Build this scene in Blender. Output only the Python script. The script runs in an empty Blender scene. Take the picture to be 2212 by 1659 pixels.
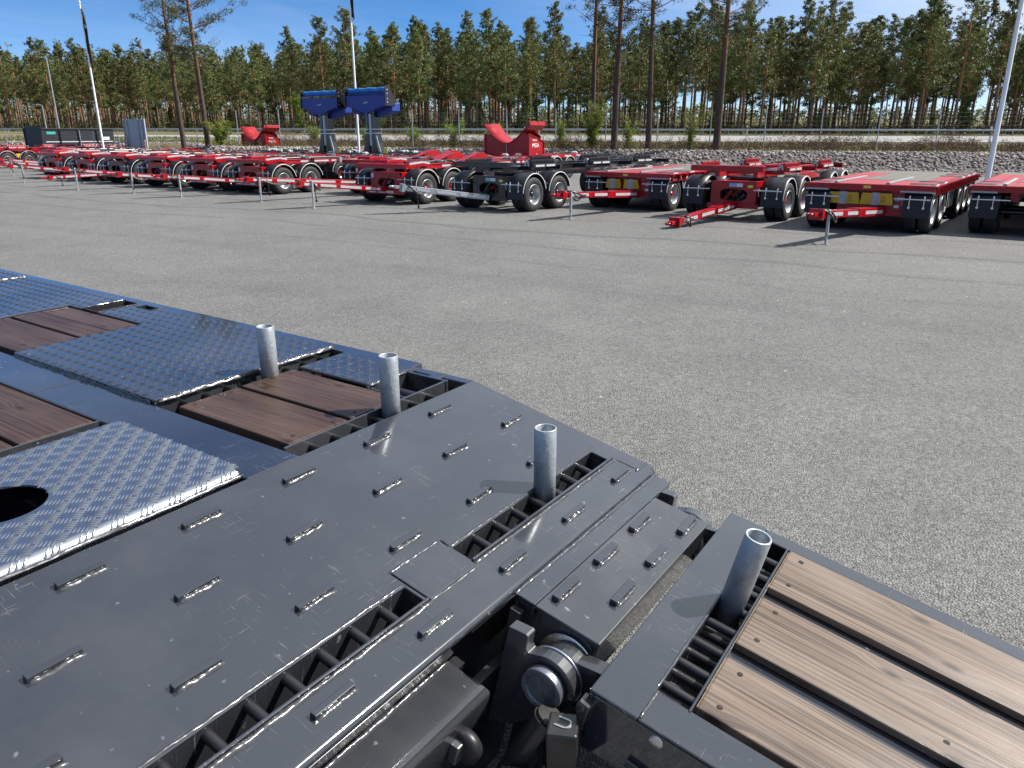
import bpy, math, random
import numpy as np
from mathutils import Vector, Matrix
R = math.radians
S = 1.2                      # metres per drawing unit used below
GS = 0.018                   # the yard falls away from the camera by 1.8 %
scene = bpy.context.scene
COL = scene.collection

# ------------------------------------------------------------------ camera, sky, sun, exposure
cam_d = bpy.data.cameras.new('camera')
cam_d.sensor_width = 36.0
cam_d.lens = 36.0 * 1665 / 2212
cam_d.clip_start = 0.05
cam_d.clip_end = 6000
cam = bpy.data.objects.new('camera', cam_d)
COL.objects.link(cam)
cam.location = (0, 0, 1.77 * S)
cam.rotation_euler = (R(90 - 19.05), 0, 0)
scene.camera = cam

SUN_AZ, SUN_EL = 80.0, 46.0          # degrees right of the view direction, above the horizon
world = bpy.data.worlds.new('World')
scene.world = world
world.use_nodes = True
wn, wl = world.node_tree.nodes, world.node_tree.links
wn.clear()
w_out = wn.new('ShaderNodeOutputWorld'); w_bg = wn.new('ShaderNodeBackground')
sky = wn.new('ShaderNodeTexSky'); sky.sky_type = 'NISHITA'; sky.sun_disc = False
sky.sun_elevation = R(SUN_EL); sky.sun_rotation = R(SUN_AZ)
sky.air_density = 0.5; sky.dust_density = 0.0; sky.ozone_density = 6.0; sky.altitude = 100
# thin high cloud veil mixed over the clear sky
w_tc = wn.new('ShaderNodeTexCoord'); w_map = wn.new('ShaderNodeMapping')
w_map.inputs['Scale'].default_value = (1.1, 1.6, 5.0)
w_ns = wn.new('ShaderNodeTexNoise'); w_ns.inputs['Scale'].default_value = 1.7
w_ns.inputs['Detail'].default_value = 7; w_ns.inputs['Roughness'].default_value = 0.6
w_ns.inputs['Distortion'].default_value = 0.6
w_rp = wn.new('ShaderNodeValToRGB')
w_rp.color_ramp.elements[0].position = 0.44; w_rp.color_ramp.elements[0].color = (.05, .05, .05, 1)
w_rp.color_ramp.elements[1].position = 0.85; w_rp.color_ramp.elements[1].color = (.34, .34, .34, 1)
w_mix = wn.new('ShaderNodeMixRGB'); w_mix.inputs['Color2'].default_value = (6.6, 7.3, 8.2, 1)
wl.new(w_tc.outputs['Generated'], w_map.inputs['Vector']); wl.new(w_map.outputs[0], w_ns.inputs['Vector'])
wl.new(w_ns.outputs['Fac'], w_rp.inputs['Fac']); # the veil glows more toward the sun
w_dot = wn.new('ShaderNodeVectorMath'); w_dot.operation = 'DOT_PRODUCT'
w_dot.inputs[1].default_value = (math.sin(R(SUN_AZ)) * math.cos(R(SUN_EL)), math.cos(R(SUN_AZ)) * math.cos(R(SUN_EL)), math.sin(R(SUN_EL)))
w_dr = wn.new('ShaderNodeMapRange'); w_dr.interpolation_type = 'SMOOTHSTEP'
w_dr.inputs['From Min'].default_value = .12; w_dr.inputs['From Max'].default_value = .80; w_dr.inputs['To Max'].default_value = .85
w_add = wn.new('ShaderNodeMath'); w_add.operation = 'ADD'; w_add.use_clamp = True
wl.new(w_tc.outputs['Generated'], w_dot.inputs[0]); wl.new(w_dot.outputs['Value'], w_dr.inputs['Value'])
wl.new(w_rp.outputs['Color'], w_add.inputs[0]); wl.new(w_dr.outputs[0], w_add.inputs[1]); wl.new(w_add.outputs[0], w_mix.inputs['Fac'])
w_hs = wn.new('ShaderNodeHueSaturation'); w_hs.inputs['Saturation'].default_value = 1.25
wl.new(sky.outputs[0], w_hs.inputs['Color']); wl.new(w_hs.outputs[0], w_mix.inputs['Color1']); wl.new(w_mix.outputs[0], w_bg.inputs['Color'])
w_bg.inputs['Strength'].default_value = 0.076
wl.new(w_bg.outputs[0], w_out.inputs['Surface'])

sun_d = bpy.data.lights.new('sun', 'SUN')
sun_d.energy = 5.0; sun_d.angle = R(0.53); sun_d.color = (1.0, 0.955, 0.89)
sun = bpy.data.objects.new('sun', sun_d); COL.objects.link(sun)
to_sun = Vector((math.sin(R(SUN_AZ)) * math.cos(R(SUN_EL)), math.cos(R(SUN_AZ)) * math.cos(R(SUN_EL)), math.sin(R(SUN_EL))))
sun.rotation_euler = to_sun.to_track_quat('Z', 'Y').to_euler()
sun.location = (30, 10, 40)

scene.view_settings.view_transform = 'Standard'
scene.view_settings.look = 'None'
scene.view_settings.gamma = 1.0
scene.view_settings.exposure = 0.85
scene.view_settings.use_curve_mapping = False

# ------------------------------------------------------------------ materials
MATS = {}
def nt(name):
    m = bpy.data.materials.new(name); m.use_nodes = True
    MATS[name] = m
    n = m.node_tree.nodes; l = m.node_tree.links
    return m, n, l, n['Principled BSDF']
def setin(b, **k):
    for kk, v in k.items():
        kk = kk.replace('_', ' ')
        if kk in b.inputs: b.inputs[kk].default_value = v
def simple(name, col, rough=.5, metal=0., coat=0., noise=.12, nscale=6., rvar=.12, spec=.5, bump=0., bscale=80., trans=0.):
    """plain surface with uneven tone and gloss"""
    m, n, l, b = nt(name)
    tc = n.new('ShaderNodeTexCoord')
    ns = n.new('ShaderNodeTexNoise'); ns.inputs['Scale'].default_value = nscale; ns.inputs['Detail'].default_value = 6
    ns.inputs['Roughness'].default_value = .65
    l.new(tc.outputs['Object'], ns.inputs['Vector'])
    rp = n.new('ShaderNodeValToRGB')
    rp.color_ramp.elements[0].position = .3; rp.color_ramp.elements[1].position = .72
    rp.color_ramp.elements[0].color = tuple(c * (1 - noise) for c in col) + (1,)
    rp.color_ramp.elements[1].color = tuple(min(1, c * (1 + noise)) for c in col) + (1,)
    l.new(ns.outputs['Fac'], rp.inputs['Fac']); l.new(rp.outputs['Color'], b.inputs['Base Color'])
    mr = n.new('ShaderNodeMapRange'); mr.inputs['To Min'].default_value = max(.03, rough - rvar); mr.inputs['To Max'].default_value = min(1, rough + rvar)
    l.new(ns.outputs['Fac'], mr.inputs['Value']); l.new(mr.outputs[0], b.inputs['Roughness'])
    setin(b, Metallic=metal, Coat_Weight=coat, Coat_Roughness=.08, Specular_IOR_Level=spec)
    if bump:
        n2 = n.new('ShaderNodeTexNoise'); n2.inputs['Scale'].default_value = bscale; n2.inputs['Detail'].default_value = 4
        l.new(tc.outputs['Object'], n2.inputs['Vector'])
        bp = n.new('ShaderNodeBump'); bp.inputs['Strength'].default_value = bump; bp.inputs['Distance'].default_value = .01
        l.new(n2.outputs['Fac'], bp.inputs['Height']); l.new(bp.outputs[0], b.inputs['Normal'])
    return m

def grey_paint(name, col, rough, wear=1.0):
    """gloss machine paint with dust spots, rub marks and fine scratches"""
    m, n, l, b = nt(name)
    tc = n.new('ShaderNodeTexCoord')
    def noise(scale, det=5, mapping=None, ro=.6):
        x = n.new('ShaderNodeTexNoise'); x.inputs['Scale'].default_value = scale; x.inputs['Detail'].default_value = det; x.inputs['Roughness'].default_value = ro
        if mapping:
            mp = n.new('ShaderNodeMapping'); mp.inputs['Scale'].default_value = mapping[0]; mp.inputs['Rotation'].default_value = mapping[1]
            l.new(tc.outputs['Object'], mp.inputs['Vector']); l.new(mp.outputs[0], x.inputs['Vector'])
        else: l.new(tc.outputs['Object'], x.inputs['Vector'])
        return x
    def ramp(src, a, bb, lo=0., hi=1.):
        r = n.new('ShaderNodeMapRange'); r.inputs['From Min'].default_value = a; r.inputs['From Max'].default_value = bb
        r.inputs['To Min'].default_value = lo; r.inputs['To Max'].default_value = hi
        l.new(src, r.inputs['Value']); return r.outputs[0]
    def math_(op, a, bb):
        x = n.new('ShaderNodeMath'); x.operation = op
        for i, v in enumerate((a, bb)):
            if isinstance(v, float): x.inputs[i].default_value = v
            else: l.new(v, x.inputs[i])
        return x.outputs[0]
    big = ramp(noise(1.7, 6).outputs['Fac'], .45, .75)
    spots = ramp(noise(26, 2).outputs['Fac'], .70, .76)
    scr = ramp(noise(9, 3, ((1.0, 26.0, 1.0), (0, 0, R(32)))).outputs['Fac'], .64, .74)
    scr2 = ramp(noise(7, 3, ((34.0, 1.2, 1.0), (0, 0, R(-14)))).outputs['Fac'], .65, .75)
    sc = math_('MULTIPLY', math_('ADD', scr, scr2), ramp(noise(2.6, 3).outputs['Fac'], .48, .62))
    dust = math_('ADD', math_('MULTIPLY', big, .10 * wear), math_('ADD', math_('MULTIPLY', spots, .42 * wear), math_('MULTIPLY', sc, .8 * wear)))
    mx = n.new('ShaderNodeMixRGB'); mx.inputs['Color1'].default_value = col + (1,); mx.inputs['Color2'].default_value = (.24, .24, .245, 1)
    l.new(math_('MINIMUM', dust, .6), mx.inputs['Fac']); l.new(mx.outputs[0], b.inputs['Base Color'])
    ro = math_('ADD', math_('MULTIPLY', dust, .35), rough)
    l.new(ro, b.inputs['Roughness'])
    bp = n.new('ShaderNodeBump'); bp.inputs['Strength'].default_value = .05; bp.inputs['Distance'].default_value = .01
    l.new(noise(7, 3).outputs['Fac'], bp.inputs['Height']); l.new(bp.outputs[0], b.inputs['Normal'])
    setin(b, Specular_IOR_Level=.6, Coat_Weight=1.0, Coat_Roughness=.05)
    return m

def wood(name, dark, light, glare, rough=.55, along='X'):
    """planed board: grain lines along the board, knots, worn pale streaks with glare put into the colour"""
    m, n, l, b = nt(name)
    tc = n.new('ShaderNodeTexCoord'); oi = n.new('ShaderNodeObjectInfo')
    off = n.new('ShaderNodeVectorMath'); off.operation = 'MULTIPLY_ADD'
    off.inputs[1].default_value = (1, 1, 1)
    rv = n.new('ShaderNodeCombineXYZ')
    mm = n.new('ShaderNodeMath'); mm.operation = 'MULTIPLY'; mm.inputs[1].default_value = 37.0
    l.new(oi.outputs['Random'], mm.inputs[0])
    for i in range(3): l.new(mm.outputs[0], rv.inputs[i])
    l.new(tc.outputs['Object'], off.inputs[0]); l.new(rv.outputs[0], off.inputs[2])
    # knots: cells that bend the grain
    vmap = n.new('ShaderNodeMapping'); vmap.inputs['Scale'].default_value = (2.2, 5.2, 1)
    l.new(off.outputs[0], vmap.inputs['Vector'])
    vo = n.new('ShaderNodeTexVoronoi'); vo.inputs['Scale'].default_value = 1.0; vo.voronoi_dimensions = '2D'
    l.new(vmap.outputs[0], vo.inputs['Vector'])
    kn = n.new('ShaderNodeMapRange'); kn.inputs['From Min'].default_value = .03; kn.inputs['From Max'].default_value = .22
    kn.inputs['To Min'].default_value = 1; kn.inputs['To Max'].default_value = 0
    l.new(vo.outputs['Distance'], kn.inputs['Value'])
    wv = n.new('ShaderNodeTexNoise'); wv.inputs['Scale'].default_value = 1.0; wv.inputs['Detail'].default_value = 5; wv.inputs['Roughness'].default_value = .7
    mp = n.new('ShaderNodeMapping'); mp.inputs['Scale'].default_value = (1.3, 105, 30)
    l.new(off.outputs[0], mp.inputs['Vector'])
    ad = n.new('ShaderNodeVectorMath'); ad.operation = 'ADD'
    cz = n.new('ShaderNodeCombineXYZ'); km = n.new('ShaderNodeMath'); km.operation = 'MULTIPLY'; km.inputs[1].default_value = 2.5
    l.new(kn.outputs[0], km.inputs[0]); l.new(km.outputs[0], cz.inputs[1])
    l.new(mp.outputs[0], ad.inputs[0]); l.new(cz.outputs[0], ad.inputs[1]); l.new(ad.outputs[0], wv.inputs['Vector'])
    rp = n.new('ShaderNodeValToRGB'); e = rp.color_ramp.elements
    e[0].position = .40; e[0].color = dark + (1,); e[1].position = .60; e[1].color = light + (1,)
    l.new(wv.outputs['Fac'], rp.inputs['Fac'])
    ws = n.new('ShaderNodeTexNoise'); ws.inputs['Scale'].default_value = 1.0; ws.inputs['Detail'].default_value = 5
    mp2 = n.new('ShaderNodeMapping'); mp2.inputs['Scale'].default_value = (2.2, 9, 4); l.new(off.outputs[0], mp2.inputs['Vector']); l.new(mp2.outputs[0], ws.inputs['Vector'])
    wr = n.new('ShaderNodeMapRange'); wr.inputs['From Min'].default_value = .42; wr.inputs['From Max'].default_value = .75; wr.inputs['To Max'].default_value = .55
    l.new(ws.outputs['Fac'], wr.inputs['Value'])
    mx = n.new('ShaderNodeMixRGB'); mx.inputs['Color2'].default_value = glare + (1,)  # pale glare painted into the board colour as streaks
    l.new(wr.outputs[0], mx.inputs['Fac']); l.new(rp.outputs[0], mx.inputs['Color1'])
    kx = n.new('ShaderNodeMixRGB'); kx.inputs['Color2'].default_value = tuple(c * .35 for c in dark) + (1,)
    k2 = n.new('ShaderNodeMapRange'); k2.inputs['From Min'].default_value = .02; k2.inputs['From Max'].default_value = .085; k2.inputs['To Min'].default_value = .75; k2.inputs['To Max'].default_value = 0
    l.new(vo.outputs['Distance'], k2.inputs['Value']); l.new(k2.outputs[0], kx.inputs['Fac']); l.new(mx.outputs[0], kx.inputs['Color1'])
    l.new(kx.outputs[0], b.inputs['Base Color'])
    setin(b, Roughness=rough, Specular_IOR_Level=.45)
    bp = n.new('ShaderNodeBump'); bp.inputs['Strength'].default_value = .35; bp.inputs['Distance'].default_value = .004
    l.new(wv.outputs['Fac'], bp.inputs['Height']); l.new(bp.outputs[0], b.inputs['Normal'])
    return m

def asphalt():
    m, n, l, b = nt('asphalt')
    tc = n.new('ShaderNodeTexCoord'); P = tc.outputs['Object']
    def ns(scale, det=3, ro=.6):
        x = n.new('ShaderNodeTexNoise'); x.inputs['Scale'].default_value = scale; x.inputs['Detail'].default_value = det; x.inputs['Roughness'].default_value = ro
        l.new(P, x.inputs['Vector']); return x.outputs['Fac']
    def mr(src, a, bb, lo, hi):
        r = n.new('ShaderNodeMapRange'); r.inputs['From Min'].default_value = a; r.inputs['From Max'].default_value = bb
        r.inputs['To Min'].default_value = lo; r.inputs['To Max'].default_value = hi; l.new(src, r.inputs['Value']); return r.outputs[0]
    def mth(op, a, bb):
        x = n.new('ShaderNodeMath'); x.operation = op
        for i, v in enumerate((a, bb)):
            if isinstance(v, (int, float)): x.inputs[i].default_value = v
            else: l.new(v, x.inputs[i])
        return x.outputs[0]
    vo = n.new('ShaderNodeTexVoronoi'); vo.inputs['Scale'].default_value = 108; l.new(P, vo.inputs['Vector'])
    sep = n.new('ShaderNodeSeparateColor'); l.new(vo.outputs['Color'], sep.inputs[0])
    stone = mr(sep.outputs[0], 0, 1, .120, .265)                      # each chipping its own grey
    crev = mr(vo.outputs['Distance'], .2, .75, 1.0, .52)
    v2 = n.new('ShaderNodeTexVoronoi'); v2.inputs['Scale'].default_value = 34; l.new(P, v2.inputs['Vector'])
    s2 = n.new('ShaderNodeSeparateColor'); l.new(v2.outputs['Color'], s2.inputs[0])
    mid = mr(s2.outputs[1], 0, 1, .86, 1.16)
    patch = mr(ns(.22, 5), .3, .7, .86, 1.12)
    patch2 = mr(ns(1.6, 4), .3, .7, .93, 1.08)
    val = mth('MULTIPLY', mth('MULTIPLY', stone, crev), mth('MULTIPLY', mid, mth('MULTIPLY', patch, patch2)))
    # tyre tracks worn into the yard
    sx = n.new('ShaderNodeSeparateXYZ'); l.new(P, sx.inputs[0])
    wob = mr(ns(.12, 2), 0, 1, -1.6, 1.6)
    d0 = mth('ADD', mth('ADD', mth('MULTIPLY', sx.outputs[0], .52), mth('MULTIPLY', sx.outputs[1], .85)), wob)
    for off, wd, st in ((12.9, .16, .24), (11.3, .14, .18), (8.2, .35, .08), (14.9, .22, .16), (6.0, .5, .07), (9.6, .12, .10)):
        dd = mth('ABSOLUTE', mth('SUBTRACT', d0, off), 0)
        tr = mr(dd, wd * .3, wd, 1 - st, 1.0)
        val = mth('MULTIPLY', val, tr)
    v4 = n.new('ShaderNodeTexVoronoi'); v4.inputs['Scale'].default_value = .42; l.new(P, v4.inputs['Vector'])
    oil = mr(mth('ADD', v4.outputs['Distance'], mr(ns(3.0, 4), 0, 1, -.05, .05)), .02, .10, .80, 1.0)
    val = mth('MULTIPLY', val, oil)
    # scattered pale grit
    v3 = n.new('ShaderNodeTexVoronoi'); v3.inputs['Scale'].default_value = 2.6; l.new(P, v3.inputs['Vector'])
    grit = mr(v3.outputs['Distance'], .018, .03, .5, 0.)
    val = mth('ADD', val, grit)
    col = n.new('ShaderNodeCombineColor')
    l.new(mth('MULTIPLY', val, 1.0), col.inputs[0]); l.new(mth('MULTIPLY', val, .99), col.inputs[1]); l.new(mth('MULTIPLY', val, .95), col.inputs[2])
    l.new(col.outputs[0], b.inputs['Base Color'])
    setin(b, Roughness=.82, Specular_IOR_Level=.35)
    bp = n.new('ShaderNodeBump'); bp.inputs['Strength'].default_value = 1.0; bp.inputs['Distance'].default_value = .010; bp.invert = True
    l.new(vo.outputs['Distance'], bp.inputs['Height']); l.new(bp.outputs[0], b.inputs['Normal'])

def island_mat(name, cols, rough=.8, trans=0., spec=.3):
    """every loose piece (leaf, stone, stalk) takes its own tone"""
    m, n, l, b = nt(name)
    ge = n.new('ShaderNodeNewGeometry'); oi = n.new('ShaderNodeObjectInfo')
    rp = n.new('ShaderNodeValToRGB'); el = rp.color_ramp.elements
    while len(el) < len(cols): el.new(.5)
    for i, c in enumerate(cols):
        el[i].position = i / (len(cols) - 1); el[i].color = c + (1,)
    l.new(ge.outputs['Random Per Island'], rp.inputs['Fac'])
    hs = n.new('ShaderNodeHueSaturation')
    mv = n.new('ShaderNodeMapRange'); mv.inputs['To Min'].default_value = .75; mv.inputs['To Max'].default_value = 1.25
    mh = n.new('ShaderNodeMapRange'); mh.inputs['To Min'].default_value = .48; mh.inputs['To Max'].default_value = .515
    l.new(oi.outputs['Random'], mv.inputs['Value']); l.new(mv.outputs[0], hs.inputs['Value'])
    l.new(oi.outputs['Random'], mh.inputs['Value']); l.new(mh.outputs[0], hs.inputs['Hue'])
    l.new(rp.outputs[0], hs.inputs['Color']); l.new(hs.outputs[0], b.inputs['Base Color'])
    setin(b, Roughness=rough, Specular_IOR_Level=spec)
    if trans:
        t = n.new('ShaderNodeBsdfTranslucent'); mx = n.new('ShaderNodeMixShader'); mx.inputs[0].default_value = trans
        l.new(hs.outputs[0], t.inputs['Color']); l.new(b.outputs[0], mx.inputs[1]); l.new(t.outputs[0], mx.inputs[2])
        l.new(mx.outputs[0], n['Material Output'].inputs['Surface'])
    return m

def bark(name, low, high, zlo, zhi):
    m, n, l, b = nt(name)
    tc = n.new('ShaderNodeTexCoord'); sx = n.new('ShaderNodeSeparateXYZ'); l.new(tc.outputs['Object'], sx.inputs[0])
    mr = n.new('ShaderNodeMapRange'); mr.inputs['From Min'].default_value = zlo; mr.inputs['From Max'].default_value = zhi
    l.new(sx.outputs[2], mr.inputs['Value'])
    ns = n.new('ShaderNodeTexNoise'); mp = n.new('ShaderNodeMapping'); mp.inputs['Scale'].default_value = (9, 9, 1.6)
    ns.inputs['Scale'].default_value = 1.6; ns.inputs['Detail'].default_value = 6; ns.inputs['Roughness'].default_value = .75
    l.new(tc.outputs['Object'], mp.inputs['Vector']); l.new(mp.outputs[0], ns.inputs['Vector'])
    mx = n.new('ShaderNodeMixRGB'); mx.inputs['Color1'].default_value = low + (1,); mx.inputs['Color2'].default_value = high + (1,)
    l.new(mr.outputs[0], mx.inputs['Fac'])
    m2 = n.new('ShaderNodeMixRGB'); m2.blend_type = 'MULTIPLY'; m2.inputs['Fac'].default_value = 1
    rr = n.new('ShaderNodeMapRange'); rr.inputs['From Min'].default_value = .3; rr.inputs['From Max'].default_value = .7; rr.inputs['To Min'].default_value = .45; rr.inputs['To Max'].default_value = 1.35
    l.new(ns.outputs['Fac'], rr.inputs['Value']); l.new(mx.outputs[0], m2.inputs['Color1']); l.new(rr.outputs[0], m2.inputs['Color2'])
    l.new(m2.outputs[0], b.inputs['Base Color']); setin(b, Roughness=.9, Specular_IOR_Level=.2)
    bp = n.new('ShaderNodeBump'); bp.inputs['Strength'].default_value = .8; bp.inputs['Distance'].default_value = .03
    l.new(ns.outputs['Fac'], bp.inputs['Height']); l.new(bp.outputs[0], b.inputs['Normal'])

def ground_mat():
    m, n, l, b = nt('heath_ground')
    tc = n.new('ShaderNodeTexCoord')
    a = n.new('ShaderNodeTexNoise'); a.inputs['Scale'].default_value = .35; a.inputs['Detail'].default_value = 8; a.inputs['Roughness'].default_value = .7
    l.new(tc.outputs['Object'], a.inputs['Vector'])
    rp = n.new('ShaderNodeValToRGB'); e = rp.color_ramp.elements
    e[0].position = .34; e[0].color = (.075, .06, .035, 1); e[1].position = .68; e[1].color = (.10, .13, .045, 1)
    x = e.new(.5); x.color = (.14, .125, .065, 1)
    l.new(a.outputs['Fac'], rp.inputs['Fac']); l.new(rp.outputs[0], b.inputs['Base Color'])
    setin(b, Roughness=.95, Specular_IOR_Level=.1)

grey_paint('grey_paint', (.021, .024, .031), .14)
grey_paint('grey_paint_dull', (.025, .027, .031), .26, 1.3)
simple('weld_metal', (.040, .042, .047), .24, 0, .3, .2, 90, .10, .6)
simple('dark_paint', (.017, .017, .019), .35, 0, .2, .25, 8)
simple('galvanised', (.33, .36, .385), .46, .45, 0, .28, 16, .14, .5, .25, 60)
simple('zinc_dull', (.17, .19, .22), .38, .6, 0, .3, 22, .12, .5, .3, 40)
simple('dark_metal', (.07, .068, .066), .3, .7, 0, .2, 20, .1)
simple('bright_steel', (.68, .70, .72), .25, .9, 0, .08, 12, .08)
simple('aluminium_plate', (.46, .485, .51), .24, .95, 0, .10, 9, .06)
wood('stained_wood', (.026, .014, .009), (.066, .036, .022), (.095, .062, .044), .42)
wood('worn_wood', (.040, .026, .018), (.160, .114, .080), (.235, .188, .150), .36)
simple('end_grain', (.30, .22, .11), .8, 0, 0, .35, 60)
simple('screw_hole', (.012, .010, .009), .8)
simple('red_paint', (.30, .0040, .0085), .30, 0, .12, .26, 5, .14, .4)
simple('red_deck', (.34, .022, .028), .42, 0, 0, .18, 7, .12)
simple('relief_bright', (.44, .46, .48), .32, .92, 0, .08, 12, .06)
simple('black_frame', (.012, .012, .014), .22, 0, .3, .2, 4, .08)
simple('black_plastic', (.016, .016, .018), .42, 0, 0, .35, 9, .14)
simple('mudflap_rubber', (.011, .014, .022), .6, 0, 0, .2, 5)
simple('tyre_rubber', (.020, .020, .021), .72, 0, 0, .25, 9, .1, .4)
simple('wheel_silver', (.42, .43, .44), .36, .75, 0, .12, 10)
simple('white_trim', (.55, .56, .57), .45)
simple('reflective_tape', (.50, .52, .55), .35, .25, 0, .08, 20)
simple('yellow_plastic', (.55, .32, .008), .4, 0, 0, .1, 8)
simple('sticker_white', (.66, .68, .74), .5, 0, 0, .15, 30)
simple('sticker_blue', (.22, .42, .62), .5, 0, 0, .25, 30)
simple('sticker_yellow', (.68, .58, .10), .5, 0, 0, .2, 30)
simple('hose_black', (.016, .016, .017), .35)
simple('deck_board', (.125, .118, .100), .8, 0, 0, .3, 14)
simple('blue_tarp', (.014, .045, .27), .45, 0, 0, .25, 5, .1, .5, .3, 14)
simple('blue_roll', (.020, .17, .50), .5, 0, 0, .25, 9, .1, .5, .5, 16)
simple('pole_white', (.78, .79, .82), .35, 0, 0, .05, 3)
simple('flag_cloth', (.018, .022, .024), .8, 0, 0, .3, 4)
simple('flag_teal', (.05, .36, .33), .8, 0, 0, .2, 4)
simple('panel_grey', (.30, .33, .36), .4, .3, 0, .12, 3)
simple('strap_white', (.74, .75, .73), .7)
simple('white_letters', (.8, .76, .76), .5)
simple('road_concrete', (.24, .237, .23), .85, 0, 0, .12, 1.5)
simple('rail_zinc', (.40, .43, .46), .4, .5, 0, .12, 2)
simple('fence_wire', (.30, .31, .32), .5, .5)
simple('bank_soil', (.085, .075, .068), .95, 0, 0, .4, 4)
simple('lamp_lens', (.06, .062, .065), .12, 0, .5)
asphalt(); ground_mat()
island_mat('gravel', [(.13, .105, .095), (.28, .235, .21), (.085, .078, .078), (.33, .295, .265), (.16, .14, .13), (.44, .40, .36)], .85)
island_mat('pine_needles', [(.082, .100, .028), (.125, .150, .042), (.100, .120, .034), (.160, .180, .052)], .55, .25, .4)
island_mat('lone_pine_needles', [(.036, .052, .020), (.060, .080, .030), (.085, .100, .036)], .55, .2, .4)  # darker needle tones for the lone pines
island_mat('birch_leaves', [(.16, .20, .022), (.22, .27, .035), (.12, .17, .02)], .5, .4, .3)
island_mat('undergrowth', [(.045, .055, .018), (.075, .065, .030), (.085, .105, .030), (.05, .04, .025)], .8, .2, .2)
island_mat('heather', [(.13, .080, .058), (.20, .135, .092), (.095, .065, .045), (.15, .135, .060)], .9, .1, .1)
island_mat('dry_grass', [(.16, .14, .06), (.10, .13, .035), (.22, .19, .10)], .9, .2, .1)
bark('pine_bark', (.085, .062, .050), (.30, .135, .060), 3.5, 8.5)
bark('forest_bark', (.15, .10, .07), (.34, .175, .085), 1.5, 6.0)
bark('birch_bark', (.22, .20, .18), (.5, .48, .45), .5, 3)

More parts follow.
